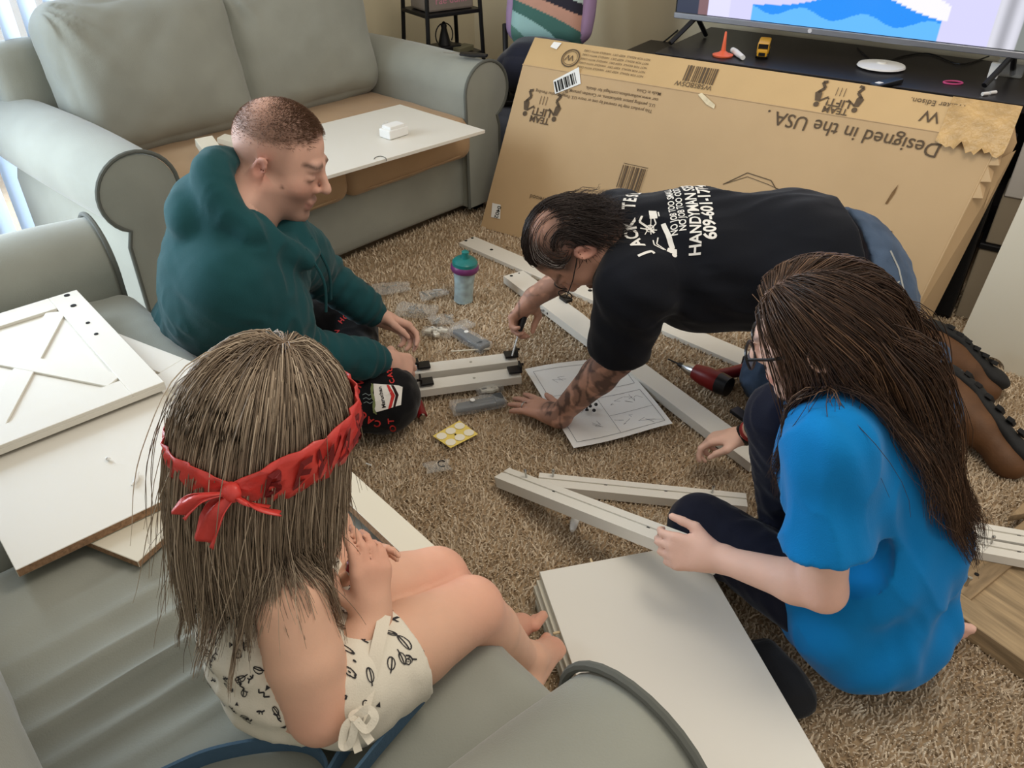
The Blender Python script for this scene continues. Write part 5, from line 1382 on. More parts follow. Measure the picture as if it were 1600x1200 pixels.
    S.cut((0,0,0.012), (0,0,-1), (-0.5,1.95,0), 0.9)
    o, bv = solid('trousers', S, M_blk, root, disp=folds(0.006, 60, 31), it=2, keepbvh=True)
    M_rp = mat('red_print', C(196,52,48), 0.8, 0.06, 40); M_wp = mat('white_print', C(232,228,220), 0.8, 0.04, 40); M_gp = mat('green_print', C(120,130,84), 0.8, 0.1, 40)
    def hot(px, t, rot, s=1.0, cup=True):
        # seen frontally from the room: plane facing up and towards the camera
        c = Vector(D(px[0], px[1], t)); vd = -ray(*px).normalized(); xd = V((1,0,0)); xd = (xd-vd*xd.dot(vd)).normalized(); yd = vd.cross(xd)
        xr = xd*math.cos(rot)+yd*math.sin(rot); yr = vd.cross(xr)
        A_ = Print(); word = 'CAUTION HOT'; R_ = 0.078*s
        for i, ch in enumerate(word):
            if ch == ' ': continue
            a = math.radians(250-i*17.5); v, f = text2d(ch, 0.030*s, 0.03, 'CENTER'); ca, sa = math.cos(a-math.pi/2), math.sin(a-math.pi/2)
            v = v@np.array([[ca,sa],[-sa,ca]])+[R_*math.cos(a), R_*math.sin(a)]; A_.add(v, f)
        decal('caution_lettering', A_, bv, c, xr, yr, M_rp, o)
        if cup:
            Q = lambda pts: [(x*s, y*s) for x, y in pts]
            decal('noodle_cup', Print().poly(Q([(-0.028,0.045),(-0.034,-0.046),(0.05,-0.032),(0.062,0.024),(0.05,0.03)])), bv, c, xr, yr, M_wp, o, off=0.0014)
            decal('cup_band', Print().poly(Q([(0.012,0.036),(0.020,0.034),(0.034,0.0),(0.018,-0.037),(0.008,-0.039),(0.022,0.0)])), bv, c, xr, yr, M_rp, o, off=0.0022)
            decal('cup_band', Print().poly(Q([(0.026,0.033),(0.034,0.032),(0.046,0.0),(0.032,-0.035),(0.024,-0.036),(0.036,0.0)])), bv, c, xr, yr, mat('dark_band', C(40,14,14),0.8,0.05), o, off=0.0022)
            decal('brand_lettering', Print().text('Maruchan', 0.002*s, -0.034*s, 0.017*s, math.pi/2+0.1, bold=0.02), bv, c, xr, yr, mat('dark_print', C(30,26,26),0.8,0.05), o, off=0.0024)
            W = Print()
            for k in range(4): W.line(Q([(-0.034+0.004*math.sin(j*1.4+k), 0.046-0.0115*j-0.002*k) for j in range(9)]), 0.0035*s)
            decal('noodles', W, bv, c, xr, yr, M_gp, o, off=0.0020)
            W = Print()
            for k in range(3): W.line(Q([(-0.066+0.010*j, -0.012+0.013*k+0.004*math.sin(j*2.2)) for j in range(4)]), 0.002*s)
            decal('steam_lines', W, bv, c, xr, yr, mat('grey_print', C(130,140,140),0.8,0.05), o, off=0.0016)
    hot((600,620), 2.12, 0.12, 0.82)
    hot((650,655), 2.1, 1.9, 0.75, cup=False); hot((575,445), 2.45, -1.1, 0.8); hot((560,520), 2.3, 0.6, 0.7, cup=False); hot((640,580), 2.1, -0.7, 0.6, cup=False)
    return root
man_hoodie()
# ================================================================== the handyman on hands and knees
def handyman():
    root = empty('person', label='man in a black lettered T-shirt kneeling on hands and knees over the booklet', cat='person')
    hd = Head(D(898,383,1.92), (-0.22,-0.10,-0.97), (-0.95,-0.10,0.24), 1.0)
    shL = NP((0.285,1.665,0.515)); shR = NP((0.285,2.010,0.515)); nb = NP((0.245,1.83,0.575)); chest = NP((0.44,1.82,0.52)); waist = NP((0.68,1.80,0.525)); pel = NP((0.835,1.80,0.465))
    elL = NP(P(963,560,0.285)); wrL = NP(P(872,650,0.060)); elR = NP((0.25,2.19,0.33)); wrR = NP(D(832,466,2.40))
    hpL = NP((0.845,1.70,0.42)); hpR = NP((0.845,1.90,0.42)); knL = NP((0.76,1.69,0.075)); knR = NP((0.755,1.93,0.075)); anL = NP(P(1478,640,0.085)); anR = NP(P(1462,562,0.085))
    lat = NP((0,1,0))
    S = SDF(0.0052); hd.build(S, neck=nb+NP((0.03,0,-0.01)), neck_r=0.062)
    S.chain([pel, waist, chest, nb+NP((0.03,0,-0.02))], [0.118,0.108,0.105,0.06], 0.04, flat=(lat,1.30))
    for sh, el, wr in ((shL,elL,wrL),(shR,elR,wrR)):
        S.cone(nb, sh, 0.05, 0.055, 0.04); S.chain([sh, el], [0.056,0.046], 0.02); m_ = el+(wr-el)*0.28; S.chain([el, m_, wr], [0.045,0.047,0.029], 0.015)
    for hp, kn, an in ((hpL,knL,anL),(hpR,knR,anR)): S.chain([pel, hp, kn, an], [0.10,0.09,0.055,0.04], 0.03)
    hand(S, wrL, (-0.70,0.60,-0.10), (0.02,0.02,-1), (0.55,0.75,0.1), 1.05, curl=(0.10,0.10,0.10,0.12), thumb=(0.05,0.0), spread=0.25, wr=0.03)
    tips = hand(S, wrR, (-0.42,0.02,-0.62), (0.25,-0.55,-0.55), (0.35,-0.4,-0.5), 1.02, curl=(0.75,0.85,0.9,0.95), thumb=(0.7,0.7))
    DARK = np.array(C(38,36,38)[:3])
    BSP = hd(-0.012,0,0.035)+hd.R@(np.array([0.098,0.076,0.090])*np.array([-0.30,-0.42,0.86]))
    def colf(p):
        c = np.tile(np.array(C(190,146,126)[:3]), (len(p),1)); f, r, u = hd.local(p); on = (np.abs(r) < 0.12) & (np.abs(f) < 0.14) & (u > -0.13) & (u < 0.15)
        cap = np.clip((u-0.030-0.45*np.clip(f,0,1)*1.0)/0.02,0,1)*np.clip((0.075-f)/0.015,0,1)
        cap = np.maximum(cap, np.clip((u+0.05)/0.02,0,1)*np.clip((-0.005-f)/0.02,0,1))
        cap = np.maximum(cap, (np.abs(r) > 0.05)*np.clip((u+0.0)/0.02,0,1)*np.clip((0.055-f)/0.015,0,1))
        bald = np.clip(1.5*near(p, BSP, 0.034),0,1)
        c = mixc(c, C(54,44,40), 0.80*cap*(1-0.85*bald)*on)
        c = mixc(c, C(186,120,104), 0.4*(np.abs(r) > 0.074)*np.exp(-((u+0.004)/0.035)**2)*np.exp(-((f+0.012)/0.03)**2)*on)
        c = mixc(c, C(90,74,66), 0.45*np.clip((-0.035-u)/0.02,0,1)*np.clip((f-0.0)/0.02,0,1)*on)
        brow = np.exp(-((u-0.030)/0.006)**2)*(f > 0.06)*(np.abs(r) > 0.008)*on; c = mixc(c, C(50,38,32), 0.8*brow)
        # tattoos: bands of dark ornament with shapes of their own
        for el, wr, sh, w_, sd in ((elL,wrL,shL,0.86,3),(elR,wrR,shR,0.62,7)):
            ax = wr-el; L_ = np.linalg.norm(ax); ax /= L_; t = (p-el)@ax; dist = np.linalg.norm((p-el)-np.outer(t,ax), axis=1)
            m_ = (dist < 0.062)*np.clip((t+0.09)/0.02,0,1)*np.clip((L_+0.03-t)/0.03,0,1)*np.clip((0.40-np.abs(p[:,2]*0))/0.1,0,1)
            a = wav(p, 48, sd, 3); b = wav(p, 85, sd+1, 2); th = np.clip((np.abs(a)-0.16)/0.14,0,1)*0.55+np.clip((0.34-np.abs(b))/0.12,0,1)*0.55
            c = mixc(c, DARK, w_*m_*np.clip(th,0,1)*0.92)
            hb = wr+ax*0.045; rg = np.linalg.norm(p-NP((hb[0],hb[1],hb[2])), axis=1)
            c = mixc(c, DARK, 0.55*np.clip((0.045-rg)/0.01,0,1)*np.clip((0.22-np.abs(wav(p,110,sd+4,1)))/0.1,0,1))
        return c
    solid('body', S, M_skin, root, colf)
    # ring on the planted hand
    # T-shirt
    M_tee = mat('black_tee', C(22,24,30), 0.88, 0.10, 8, 0.25, 420, sheen=0.10, spec=0.15)
    S = SDF(0.0064)
    S.chain([waist+NP((0.13,0,-0.005)), waist, chest, nb+NP((0.025,0,-0.015))], [0.142,0.146,0.150,0.088], 0.05, flat=(lat,1.24))
    S.cone(chest+NP((0.03,-0.02,-0.06)), waist+NP((0.0,-0.02,-0.07)), 0.125, 0.115, 0.04, flat=(lat,1.2))
    for sh, el, wr, tt in ((shL,elL,wrL,0.80),(shR,elR,wrR,0.85)):
        e = el-sh; L_ = np.linalg.norm(e); e /= L_
        S.cone(nb+NP((0.05,0,-0.03)), sh, 0.085, 0.082, 0.06); S.chain([sh, sh+e*L_*tt], [0.088,0.082], 0.04); S.cut(sh+e*(L_*tt+0.02), e, sh+e*(L_*tt+0.06), 0.13)
    hem = waist+NP((0.130,0,0)); S.cut(hem, (1,0,0.16), hem+NP((0.12,0,0)), 0.30)
    S.cone(nb+NP((0.04,0,-0.01)), hd(-0.02,0,-0.05), 0.064, 0.068, 0.012, 's')
    base = folds(0.0085, 46, 51, (1,0.3,-0.2))
    def dsp(p, n):
        d = base(p, n)
        ax = (elL-shL)/np.linalg.norm(elL-shL)
        dg = (p-shL)@NP((0.55,0.1,0.8)); d += 0.006*near(p, shL+NP((0.07,0,-0.05)), 0.13)*np.sin(dg*85+1.5*wav(p,12,4,1))
        d += 0.005*near(p, waist+NP((-0.1,-0.1,0.05)), 0.25)*np.sin((p@NP((0.5,0.8,0.4)))*38+2*wav(p,7,9,1))
        return d
    o, bv = solid('t_shirt', S, M_tee, root, disp=dsp, it=2, keepbvh=True)
    # white print on the back, reading across from the near shoulder to the far one
    M_wp = mat('white_shirt_print', C(226,224,218), 0.8, 0.04, 40)
    nd = V((0.0,-0.50,0.87)); xd = V((0.05,0.87,0.50)); yd = V((-1,0.0,0.0))
    def org(px, py): return Vector(D(px, py, 1.78))
    # lines: given by the pixel of the left end of the base line
    def line(nm, t, px, size, bold, sx=1.0, rot=0.0):
        decal(nm, Print().text(t, 0, 0, size, rot, bold=bold, sx=sx), bv, org(*px), xd, yd, M_wp, o, off=0.0016, maxe=0.010)
    line('trade_lettering', 'HANDYMAN SERVICES', (1100,384), 0.036, 0.022, 0.90)
    line('phone_lettering', '609-601-1774', (1124,362), 0.040, 0.028, 0.92)
    line('slogan_lettering', 'NO JOB TOO SMALL', (1066,346), 0.021, 0.02, 0.92)
    line('slogan_lettering', 'NO JOB TOO ODD', (1079,340), 0.021, 0.02, 0.92)
    A_ = Print(); word = 'JACK TESLA'
    for i, ch in enumerate(word):
        v, f = text2d(ch, 0.042, 0.03, 'LEFT'); x = i*0.0285; a = math.radians(30-i*7); y = 0.030*math.sin(math.pi*min(i/9,1))
        ca, sa = math.cos(a), math.sin(a); A_.add(v@np.array([[ca,sa],[-sa,ca]])+[x, y], f)
    decal('name_lettering', A_, bv, org(1019,387), xd, yd, M_wp, o, off=0.0016, maxe=0.010)
    Hm = Print().poly([(0.002,0.002),(0.008,-0.002),(0.074,0.018),(0.072,0.028),(0.006,0.010)]).poly([(-0.008,-0.006),(0.004,-0.006),(0.008,0.014),(-0.003,0.018),(-0.007,0.008)]).line([(0.0,0.02),(0.016,0.040),(0.034,0.036)], 0.003).line([(0.0,0.024),(0.012,0.046),(0.026,0.048)], 0.003).disc(-0.011,0.0,0.006)
    decal('hammer_emblem', Hm, bv, org(1060,372), xd, yd, M_wp, o, off=0.0016)
    Tl = Print().line([(0,0),(0.05,0.0)],0.002).line([(0.012,-0.014),(0.02,0.024)],0.003).line([(0.004,-0.008),(0.02,0.004),(0.036,0.026),(0.05,0.02)],0.005).line([(0.016,0.0),(0.03,-0.012),(0.046,-0.006)],0.003).ring(0.018,0.002,0.009,0.002).line([(0.0,0.014),(0.03,0.0)],0.002)
    decal('tool_emblem', Tl, bv, org(1026,334), xd, yd, M_wp, o, off=0.0016)
    Br = Print().rect(0,0,0.03,0.018).line([(0.004,-0.004),(0.026,-0.004)],0.003)
    decal('brush_emblem', Br, bv, org(1038,302), xd, yd, M_wp, o, off=0.0016)
    # jeans
    M_jean = mat('blue_denim', C(70,86,108), 0.88, 0.28, 14, 0.4, 500, sheen=0.1, spec=0.15, detail=6)
    S = SDF(0.0062); S.chain([waist+NP((0.13,0,-0.01)), pel, pel+NP((0.02,0,-0.04))], [0.122,0.142,0.14], 0.04, flat=(lat,1.24))
    for hp, kn, an in ((hpL,knL,anL),(hpR,knR,anR)):
        e = an-kn; e /= np.linalg.norm(e)
        S.chain([hp+NP((0.01,0,0)), kn], [0.125,0.082], 0.035); S.chain([kn, kn+(an-kn)*0.55, an], [0.080,0.074,0.070], 0.02); S.cut(an+e*0.005, e, an+e*0.09, 0.11)
    S.cut(waist+NP((0.158,0,0)), (-1,0,-0.22), waist+NP((0.04,0,0)), 0.24)
    S.cut((0,0,0.012), (0,0,-1), (0.9,1.85,-0.1), 0.9)
    def dj(p, n):
        d = folds(0.0065, 60, 71)(p, n)
        for kn, an in ((knL,anL),(knR,anR)): t = (p-an)@((an-kn)/np.linalg.norm(an-kn)); d += 0.004*near(p, an-(an-kn)*0.3, 0.14)*np.sin(t*70+2*wav(p,15,6,1)); d += 0.004*np.exp(-((t+0.012)/0.014)**2)*near(p,an,0.14)
        return d
    oj, bj = solid('jeans', S, M_jean, root, disp=dj, it=1, keepbvh=True)
    M_th = mat('denim_thread', C(150,152,150), 0.8, 0.1)
    for (pts, t) in ((((1391,392),(1404,420),(1412,455)),1.86), (((1352,470),(1380,458),(1405,440)),1.86), (((1360,500),(1385,490),(1408,470)),1.88)):
        L_ = Print(); c = Vector(D(pts[1][0],pts[1][1],t)); vd = -ray(*pts[1]).normalized(); xd2 = V((1,0,0)); xd2 = (xd2-vd*xd2.dot(vd)).normalized(); yd2 = vd.cross(xd2)
        loc = [((Vector(D(a,b,t))-c).dot(xd2), (Vector(D(a,b,t))-c).dot(yd2)) for a,b in pts]; L_.line(loc, 0.0035); decal('seam', L_, bj, c, xd2, yd2, M_th, oj, off=0.001)
    # work boots, toes on the carpet and soles turned up
    M_boot = mat('boot_leather', C(98,66,40), 0.6, 0.22, 18, 0.3, 160); M_sole = mat('boot_rubber', C(36,36,36), 0.8, 0.15, 20, 0.3, 200)
    for an, kn, toe in ((anL,knL,NP(P(1583,718,0.045))),(anR,knR,NP((1.40,1.93,0.045)))):
        e = an-kn; e /= np.linalg.norm(e); d = toe-an; d /= np.linalg.norm(d); b = empty('boot', ); b.parent = root
        sn = e*0.75+NP((0,0,0.75)); sn -= d*(sn@d); sn /= np.linalg.norm(sn); s_ = np.cross(d, sn)      # the way the sole faces
        heel = an+e*0.035-d*0.055+sn*0.03
        S = SDF(0.0058); S.cone(an-e*0.04, an+e*0.04, 0.056, 0.058, 0.02); S.cone(heel, toe-sn*0.012, 0.050, 0.040, 0.03, flat=(s_,1.12)); S.cone(an+e*0.03, an+d*0.09+sn*0.01, 0.05, 0.045, 0.03)
        S.ell(toe-d*0.01-sn*0.01, (0.05,0.048,0.04), np.stack([d,s_,sn],1), 0.02)
        solid('upper', S, M_boot, b, it=1, disp=folds(0.0012, 40, 81))
        S = SDF(0.0058); o0 = sn*0.036
        S.cone(heel+o0*1.05-d*0.012, heel+o0+d*0.05, 0.046, 0.040, 0.02, flat=(sn,0.45)); S.cone(heel+o0*0.95+d*0.05, toe+o0*0.75, 0.038, 0.046, 0.02, flat=(sn,0.38)); S.ball(toe+o0*0.55+d*0.01, 0.034, 0.03)
        so = solid('sole', S, M_sole, b, it=1)
        for i in range(6):
            p = heel+(toe-heel)*(0.08+0.16*i)+sn*0.060; Mx = Matrix.Identity(4)
            for k in range(3): Mx[k][0] = d[k]; Mx[k][1] = s_[k]; Mx[k][2] = sn[k]; Mx[k][3] = p[k]
            MB().box((0,0,0),(0.009,0.036,0.006), bevel=0.002).build('lug', M_sole, b, M=Mx)
    # hair: dark, combed back, long and curly at the nape
    C_ = Coll().ell(hd(-0.012,0,0.035), np.array([0.099,0.077,0.091]), hd.R).cone(hd(-0.02,0,-0.05), nb, 0.062, 0.068).cone(nb+NP((0.05,0,-0.02)), chest, 0.10, 0.16)
    def mask(f, r, u):
        hl = np.clip((u-(0.10+0.55*np.clip(f,0,1)))/0.1,0,1); hl = np.maximum(hl, np.clip((-0.02-f)/0.1,0,1)*np.clip((u+0.75)/0.1,0,1)); hl = np.maximum(hl, (np.abs(r) > 0.6)*np.clip((u+0.15)/0.1,0,1)*np.clip((0.55-f)/0.1,0,1))
        bald = np.exp(-(((f-0.08)/0.40)**2+((r-0.10)/0.40)**2))*(u > 0.45); return hl*(1-0.93*bald)
    rt, nr, q = scalp(hd, 3000, mask, 21)
    d0 = np.cross(hd.r[None], nr); d0 = d0/np.maximum(np.linalg.norm(d0,axis=1,keepdims=True),1e-6)*0.95+nr*0.12
    rg = np.random.default_rng(5); nape = np.clip((-q[:,0]-0.05)/0.3,0,1)*np.clip((0.65-q[:,2])/0.3,0,1)
    wob = rg.normal(0,0.09,(len(rt),3))
    def pl(p, t):
        n_ = p-hd(-0.012,0,0.035); n_ /= np.linalg.norm(n_,axis=1,keepdims=True); g_ = np.cross(hd.r[None], n_); k_ = nape[:,None]
        return (g_*0.35-n_*0.28)*(1-k_)+(-hd.u[None]*0.50-hd.f[None]*0.10+wob)*k_
    L_ = rg.uniform(0.06,0.09,len(rt))+0.022*nape
    off = rg.uniform(0.000,0.006,len(rt))
    pth = grow(rt, d0, L_, 11, C_, off, pl, 0.10, 6, wave=0.0, stiff=0.7)
    fc = rt-NP((0,0,CAM_H)); vis = np.sum(nr*-fc,axis=1) > 0; dp = fc[:,1]*math.cos(TH)-fc[:,2]*math.sin(TH); qx = 800+F*fc[:,0]/dp; qy = 600-F*(fc[:,1]*math.sin(TH)+fc[:,2]*math.cos(TH))/dp
    spot = rt[np.argmin(np.where(vis, (qx-848)**2+(qy-356)**2, 1e9))]; dm = np.min(np.linalg.norm(pth-spot, axis=2), axis=1)
    keep = (dm > 0.034) | (rg.uniform(size=len(rt)) < 0.10); rt, nr, q, pth, nape = rt[keep], nr[keep], q[keep], pth[keep], nape[keep]; handyman.spot = spot
    s_ = np.linspace(0,1,11)[None]; ph = rg.uniform(0,6.3,len(rt)); cw = (nape*0.010)[:,None]*s_; pth += cw[:,:,None]*(np.cos(ph[:,None]+s_*11)[:,:,None]*hd.r+np.sin(ph[:,None]+s_*11)[:,:,None]*hd.u)
    v, f = strand_mesh(pth, np.full(len(rt),0.0007)); cl = shade(np.tile(np.array(C(52,42,38)[:3]), (len(rt),1)), 0.28, 8)
    gr = (np.abs(q[:,1]) > 0.6)*(q[:,0] > 0.35)*(rg.uniform(size=len(rt)) < 0.4); cl[gr] = np.array(C(150,142,136)[:3])
    mesh_np('hair', v, f, M_hair, root, cols=np.repeat(cl, 33, axis=0))
    # reading glasses hanging from the nose
    gl = empty('eyeglasses', label="thin black-rimmed glasses hanging from the kneeling man's face", cat='glasses')
    c = Vector(hd(0.118,-0.028,-0.002)); c2 = Vector(hd(0.118,0.028,-0.002))
    for cc in (c, c2): MB().tube([cc+Vector(hd.r)*0.022*math.cos(a)+Vector(hd.u)*0.017*math.sin(a) for a in np.linspace(0,2*math.pi,20,endpoint=False)], 0.0016, n=6, close=True).build('rim', M_black, gl, smooth=True)
    MB().tube([c+Vector(hd.r)*0.022, c2-Vector(hd.r)*0.022], 0.0014, n=6).build('bridge', M_black, gl, smooth=True)
    for s_ in (-1,1): MB().tube([Vector(hd(0.118,0.05*s_,0.0)), Vector(hd(0.06,0.078*s_,0.004)), Vector(hd(-0.012,0.086*s_,0.012))], 0.0014, n=6).build('temple', M_black, gl, smooth=True)
    # screwdriver in the right hand
    sd = empty('screwdriver', label="screwdriver held upright on the bracket in the kneeling man's hand", cat='screwdriver')
    tip = Vector(P(800,556,0.072)); fd = NP((-0.42,0.02,-0.62)); fd /= np.linalg.norm(fd); g = Vector((np.mean(tips,axis=0)+wrR+fd*0.088)/2)
    top = g+(g-tip).normalized()*0.03
    MB().tube([tip, tip.lerp(g,0.75)], 0.0028, n=8).build('shaft', M_steel, sd, smooth=True)
    MB().tube([tip.lerp(g,0.7), g, top], [0.006,0.010,0.012], n=10).build('handle', M_black, sd, smooth=True)
    # wedding band
    wf = NP((-0.70,0.60,-0.10)); wf /= np.linalg.norm(wf); n_ = NP((0,0,-1)); n_ -= wf*(n_@wf); n_ /= np.linalg.norm(n_); t_ = NP((0.55,0.75,0.1)); t_ -= wf*(t_@wf)+n_*(t_@n_); t_ /= np.linalg.norm(t_)
    kc = Vector(wrL+wf*0.108*1.05+t_*-0.0118)
    MB().tube([kc+Vector(t_)*0.0112*math.cos(a)+Vector(n_)*0.0112*math.sin(a) for a in np.linspace(0,2*math.pi,18,endpoint=False)], 0.002, n=6, close=True).build('wedding_ring', M_steel, root, smooth=True)
handyman()
# ================================================================== the teenager in the blue T-shirt
def teenager():
    root = empty('person', label='long-haired teenager in a bright blue T-shirt sitting on the carpet', cat='person')
    hd = Head(D(1272,522,1.30), (-0.84,0.38,-0.42), (-0.30,0.10,0.95), 0.94)
    shL = NP((0.500,0.975,0.590)); shR = NP((0.655,1.245,0.590)); nb = (shL+shR)/2+NP((-0.005,0,0.045)); chest = NP((0.610,1.105,0.48)); waist = NP((0.695,1.085,0.29)); pel = NP((0.715,1.075,0.125))
    elL = NP(D(1288,922,1.37)); wrL = NP(D(1122,872,1.51)); elR = NP((0.635,1.43,0.36)); wrR = NP(P(1163,680,0.15))
    hpR = NP((0.76,1.15,0.125)); hpL = NP((0.668,1.00,0.125)); knR = NP(D(1222,652,1.60)); anR = NP(P(1228,838,0.07)); knL = NP(P(1095,822,0.12)); anL = NP((0.775,1.02,0.06))
    lat = shR-shL
    S = SDF(0.0054); hd.build(S, neck=nb, neck_r=0.050)
    S.chain([pel, waist, chest, nb], [0.085,0.075,0.08,0.045], 0.03, flat=(lat,1.3))
    for sh, el, wr in ((shL,elL,wrL),(shR,elR,wrR)):
        S.cone(nb, sh, 0.035, 0.04, 0.03); S.chain([sh, el], [0.044,0.037], 0.015); m_ = el+(wr-el)*0.25; S.chain([el, m_, wr], [0.036,0.038,0.024], 0.015)
    for hp, kn, an in ((hpR,knR,anR),(hpL,knL,anL)): S.chain([pel, hp, kn, an], [0.08,0.075,0.05,0.035], 0.02)
    foot(S, anL, (0.92,-0.2,-0.05), (0.3,-0.9,0.3), 0.92, 1); foot(S, anR, (-0.75,0.5,0), (0,0,1), 0.92, 1)
    hand(S, wrL, (-0.86,0.28,-0.10), (-0.05,0.78,-0.45), (-0.25,0.35,0.85), 0.95, curl=(0.62,0.68,0.74,0.8), thumb=(0.15,0.1), wr=0.025)
    hand(S, wrR, (-0.92,0.18,-0.28), (-0.2,-0.25,-0.9), (0.1,-0.85,0.2), 0.92, curl=(0.55,0.75,0.85,0.9), thumb=(0.35,0.5), wr=0.025)
    def colf(p):
        c = np.tile(np.array(C(226,186,168)[:3]), (len(p),1)); f, r, u = hd.local(p); on = (np.abs(r) < 0.12) & (np.abs(f) < 0.14) & (u > -0.13) & (u < 0.15)
        c = mixc(c, C(70,52,42), 0.9*np.clip((u-0.05)/0.03,0,1)*np.clip((0.07-f)/0.02,0,1)*on)
        lip = np.exp(-((u+0.068)/0.010)**2)*(f > 0.083)*(np.abs(r) < 0.026)*on; c = mixc(c, C(190,110,104), 0.6*lip)
        brow = np.exp(-((u-0.030)/0.005)**2)*(f > 0.06)*(np.abs(r) > 0.008)*on; c = mixc(c, C(60,44,36), 0.8*brow)
        for j in (elL, knL): c = mixc(c, C(216,150,132), 0.35*near(p, j, 0.045))
        c = mixc(c, C(206,120,100), 0.5*near(p, anL+NP((0.09,-0.02,-0.03)), 0.07))
        return c
    solid('body', S, M_skin, root, colf)
    # T-shirt
    M_blue = mat('blue_tee', C(12,122,190), 0.85, 0.07, 8, 0.25, 420, sheen=0.12, spec=0.15)
    S = SDF(0.0058)
    S.chain([pel+NP((0.0,0,-0.015)), waist+NP((0.01,-0.005,0)), chest, nb+NP((0,0,-0.045))], [0.150,0.135,0.122,0.075], 0.05, flat=(lat,1.22))
    S.ell(pel+NP((-0.015,-0.035,0.0)), (0.165,0.155,0.125), None, 0.04)
    for sh, el, tt in ((shL,elL,0.62),(shR,elR,0.6)):
        e = el-sh; L_ = np.linalg.norm(e); e /= L_
        sh2 = sh+(nb-sh)*0.12+NP((0,0,-0.012)); S.cone(nb+NP((0,0,-0.045)), sh2, 0.072, 0.052, 0.06); S.chain([sh2, sh+e*L_*(tt+0.12)], [0.054,0.080], 0.05); S.cone(sh2, waist, 0.06, 0.09, 0.05); S.cut(sh+e*(L_*tt+0.01), e, sh+e*(L_*tt+0.05), 0.118)
    S.cone(nb, hd(-0.02,0,-0.05), 0.055, 0.06, 0.01, 's')
    S.cut((0,0,0.022), (0,0,-1), (0.7,1.05,-0.1), 0.5)
    base = folds(0.0105, 46, 91, (0.3,0.0,-1))
    def dsp(p, n):
        d = base(p, n)
        d += 0.009*near(p, (pel+shL)/2+NP((-0.06,-0.10,-0.10)), 0.13)*np.sin((p@NP((0.75,0.45,-0.5)))*75+2.2*wav(p,11,4,1))
        d += 0.008*near(p, pel+NP((0.02,-0.08,0.05)), 0.16)*np.sin((p@NP((0.9,0.1,-0.35)))*60+2*wav(p,9,7,1))
        return d
    solid('t_shirt', S, M_blue, root, disp=dsp, it=2)
    # dark navy trousers
    M_nav = mat('navy_trousers', C(24,27,42), 0.85, 0.12, 12, 0.25, 400, sheen=0.12, spec=0.2)
    S = SDF(0.0060); S.chain([hpR, pel, hpL], [0.095,0.10,0.095], 0.04)
    for hp, kn, an in ((hpR,knR,anR),(hpL,knL,anL)):
        e = an-kn; e /= np.linalg.norm(e); S.chain([hp, kn], [0.092,0.070], 0.03); S.chain([kn, an], [0.070,0.056], 0.02); S.cut(an-e*0.02, e, an+e*0.06, 0.085)
    S.cut((0,0,0.014), (0,0,-1), (0.6,1.15,-0.1), 0.7)
    solid('trousers', S, M_nav, root, disp=folds(0.006, 60, 95), it=2)
    # wrist bands on the far arm
    e = (wrR-elR); e /= np.linalg.norm(e)
    for i, (m_, w_) in enumerate(((M_black,0.013),(mat('red_band', C(150,40,40),0.6,0.2,60),0.007),(mat('green_band', C(40,96,70),0.6,0.1,60),0.005))):
        c = wrR-e*(0.012+0.022*i); Mx = frame(c, Vector(e).orthogonal(), z=Vector(e)); MB().lathe([(0.0265,-w_),(0.0285,-w_*0.8),(0.0285,w_*0.8),(0.0265,w_)], Mx, n=22, cap=False).build('wrist_band', m_, root, smooth=True)
    # glasses
    gl = empty('eyeglasses', label='thick black-framed glasses worn by the long-haired teenager', cat='glasses')
    for s_ in (-1,1):
        cc = Vector(hd(0.106,0.033*s_,-0.004))
        pts = [cc+Vector(hd.r)*0.027*math.copysign(abs(math.cos(a))**0.7,math.cos(a))*0.94+Vector(hd.u)*0.021*math.copysign(abs(math.sin(a))**0.7,math.sin(a))*0.94 for a in np.linspace(0,2*math.pi,26,endpoint=False)]
        rm = MB().tube(pts, 0.0026, n=6, close=True).build('rim', M_black, gl, smooth=True)
        mesh_np('lens', np.array([tuple(p) for p in pts]), [list(range(26))], mat('lens_glass', C(235,240,242), 0.05, alpha=0.15, spec=0.8), gl, smooth=False)
        MB().tube([Vector(hd(0.104,0.060*s_,0.002)), Vector(hd(0.06,0.078*s_,0.006)), Vector(hd(-0.015,0.082*s_,0.010)), Vector(hd(-0.03,0.082*s_,-0.006))], 0.0028, n=6, flat=(1,0.6)).build('temple', M_black, gl, smooth=True)
    MB().tube([Vector(hd(0.107,-0.008,0.0)), Vector(hd(0.112,0,0.002)), Vector(hd(0.107,0.008,0.0))], 0.002, n=6).build('bridge', M_black, gl, smooth=True)
    # long wavy brown hair
    C_ = Coll().ell(hd(-0.012,0,0.035), np.array([0.100,0.078,0.092])*hd.sc, hd.R).cone(hd(-0.02,0,-0.05), nb, 0.05, 0.055)
    C_.cone(nb, shL, 0.06, 0.066).cone(nb, shR, 0.06, 0.066).cone(shL, elL, 0.066, 0.06).ell(chest, (0.135,0.165,0.16), np.eye(3)).ell(waist+NP((0.01,0,0)), (0.145,0.165,0.16), np.eye(3)).ell(pel, (0.155,0.175,0.15), np.eye(3))
    def mask(f, r, u): m = np.clip((u-0.05-0.55*np.clip(f,0,1))/0.1,0,1); return np.maximum(m, np.clip((0.20-f)/0.1,0,1)*np.clip((u+0.55)/0.1,0,1))
    n = 5000; rt, nr, q = scalp(hd, n, mask, 31); n = len(rt); rg = np.random.default_rng(8)
    side = np.sign(q[:,1]+0.18); out = hd.r[None]*side[:,None]*0.8-hd.f[None]*1.0-hd.u[None]*0.2
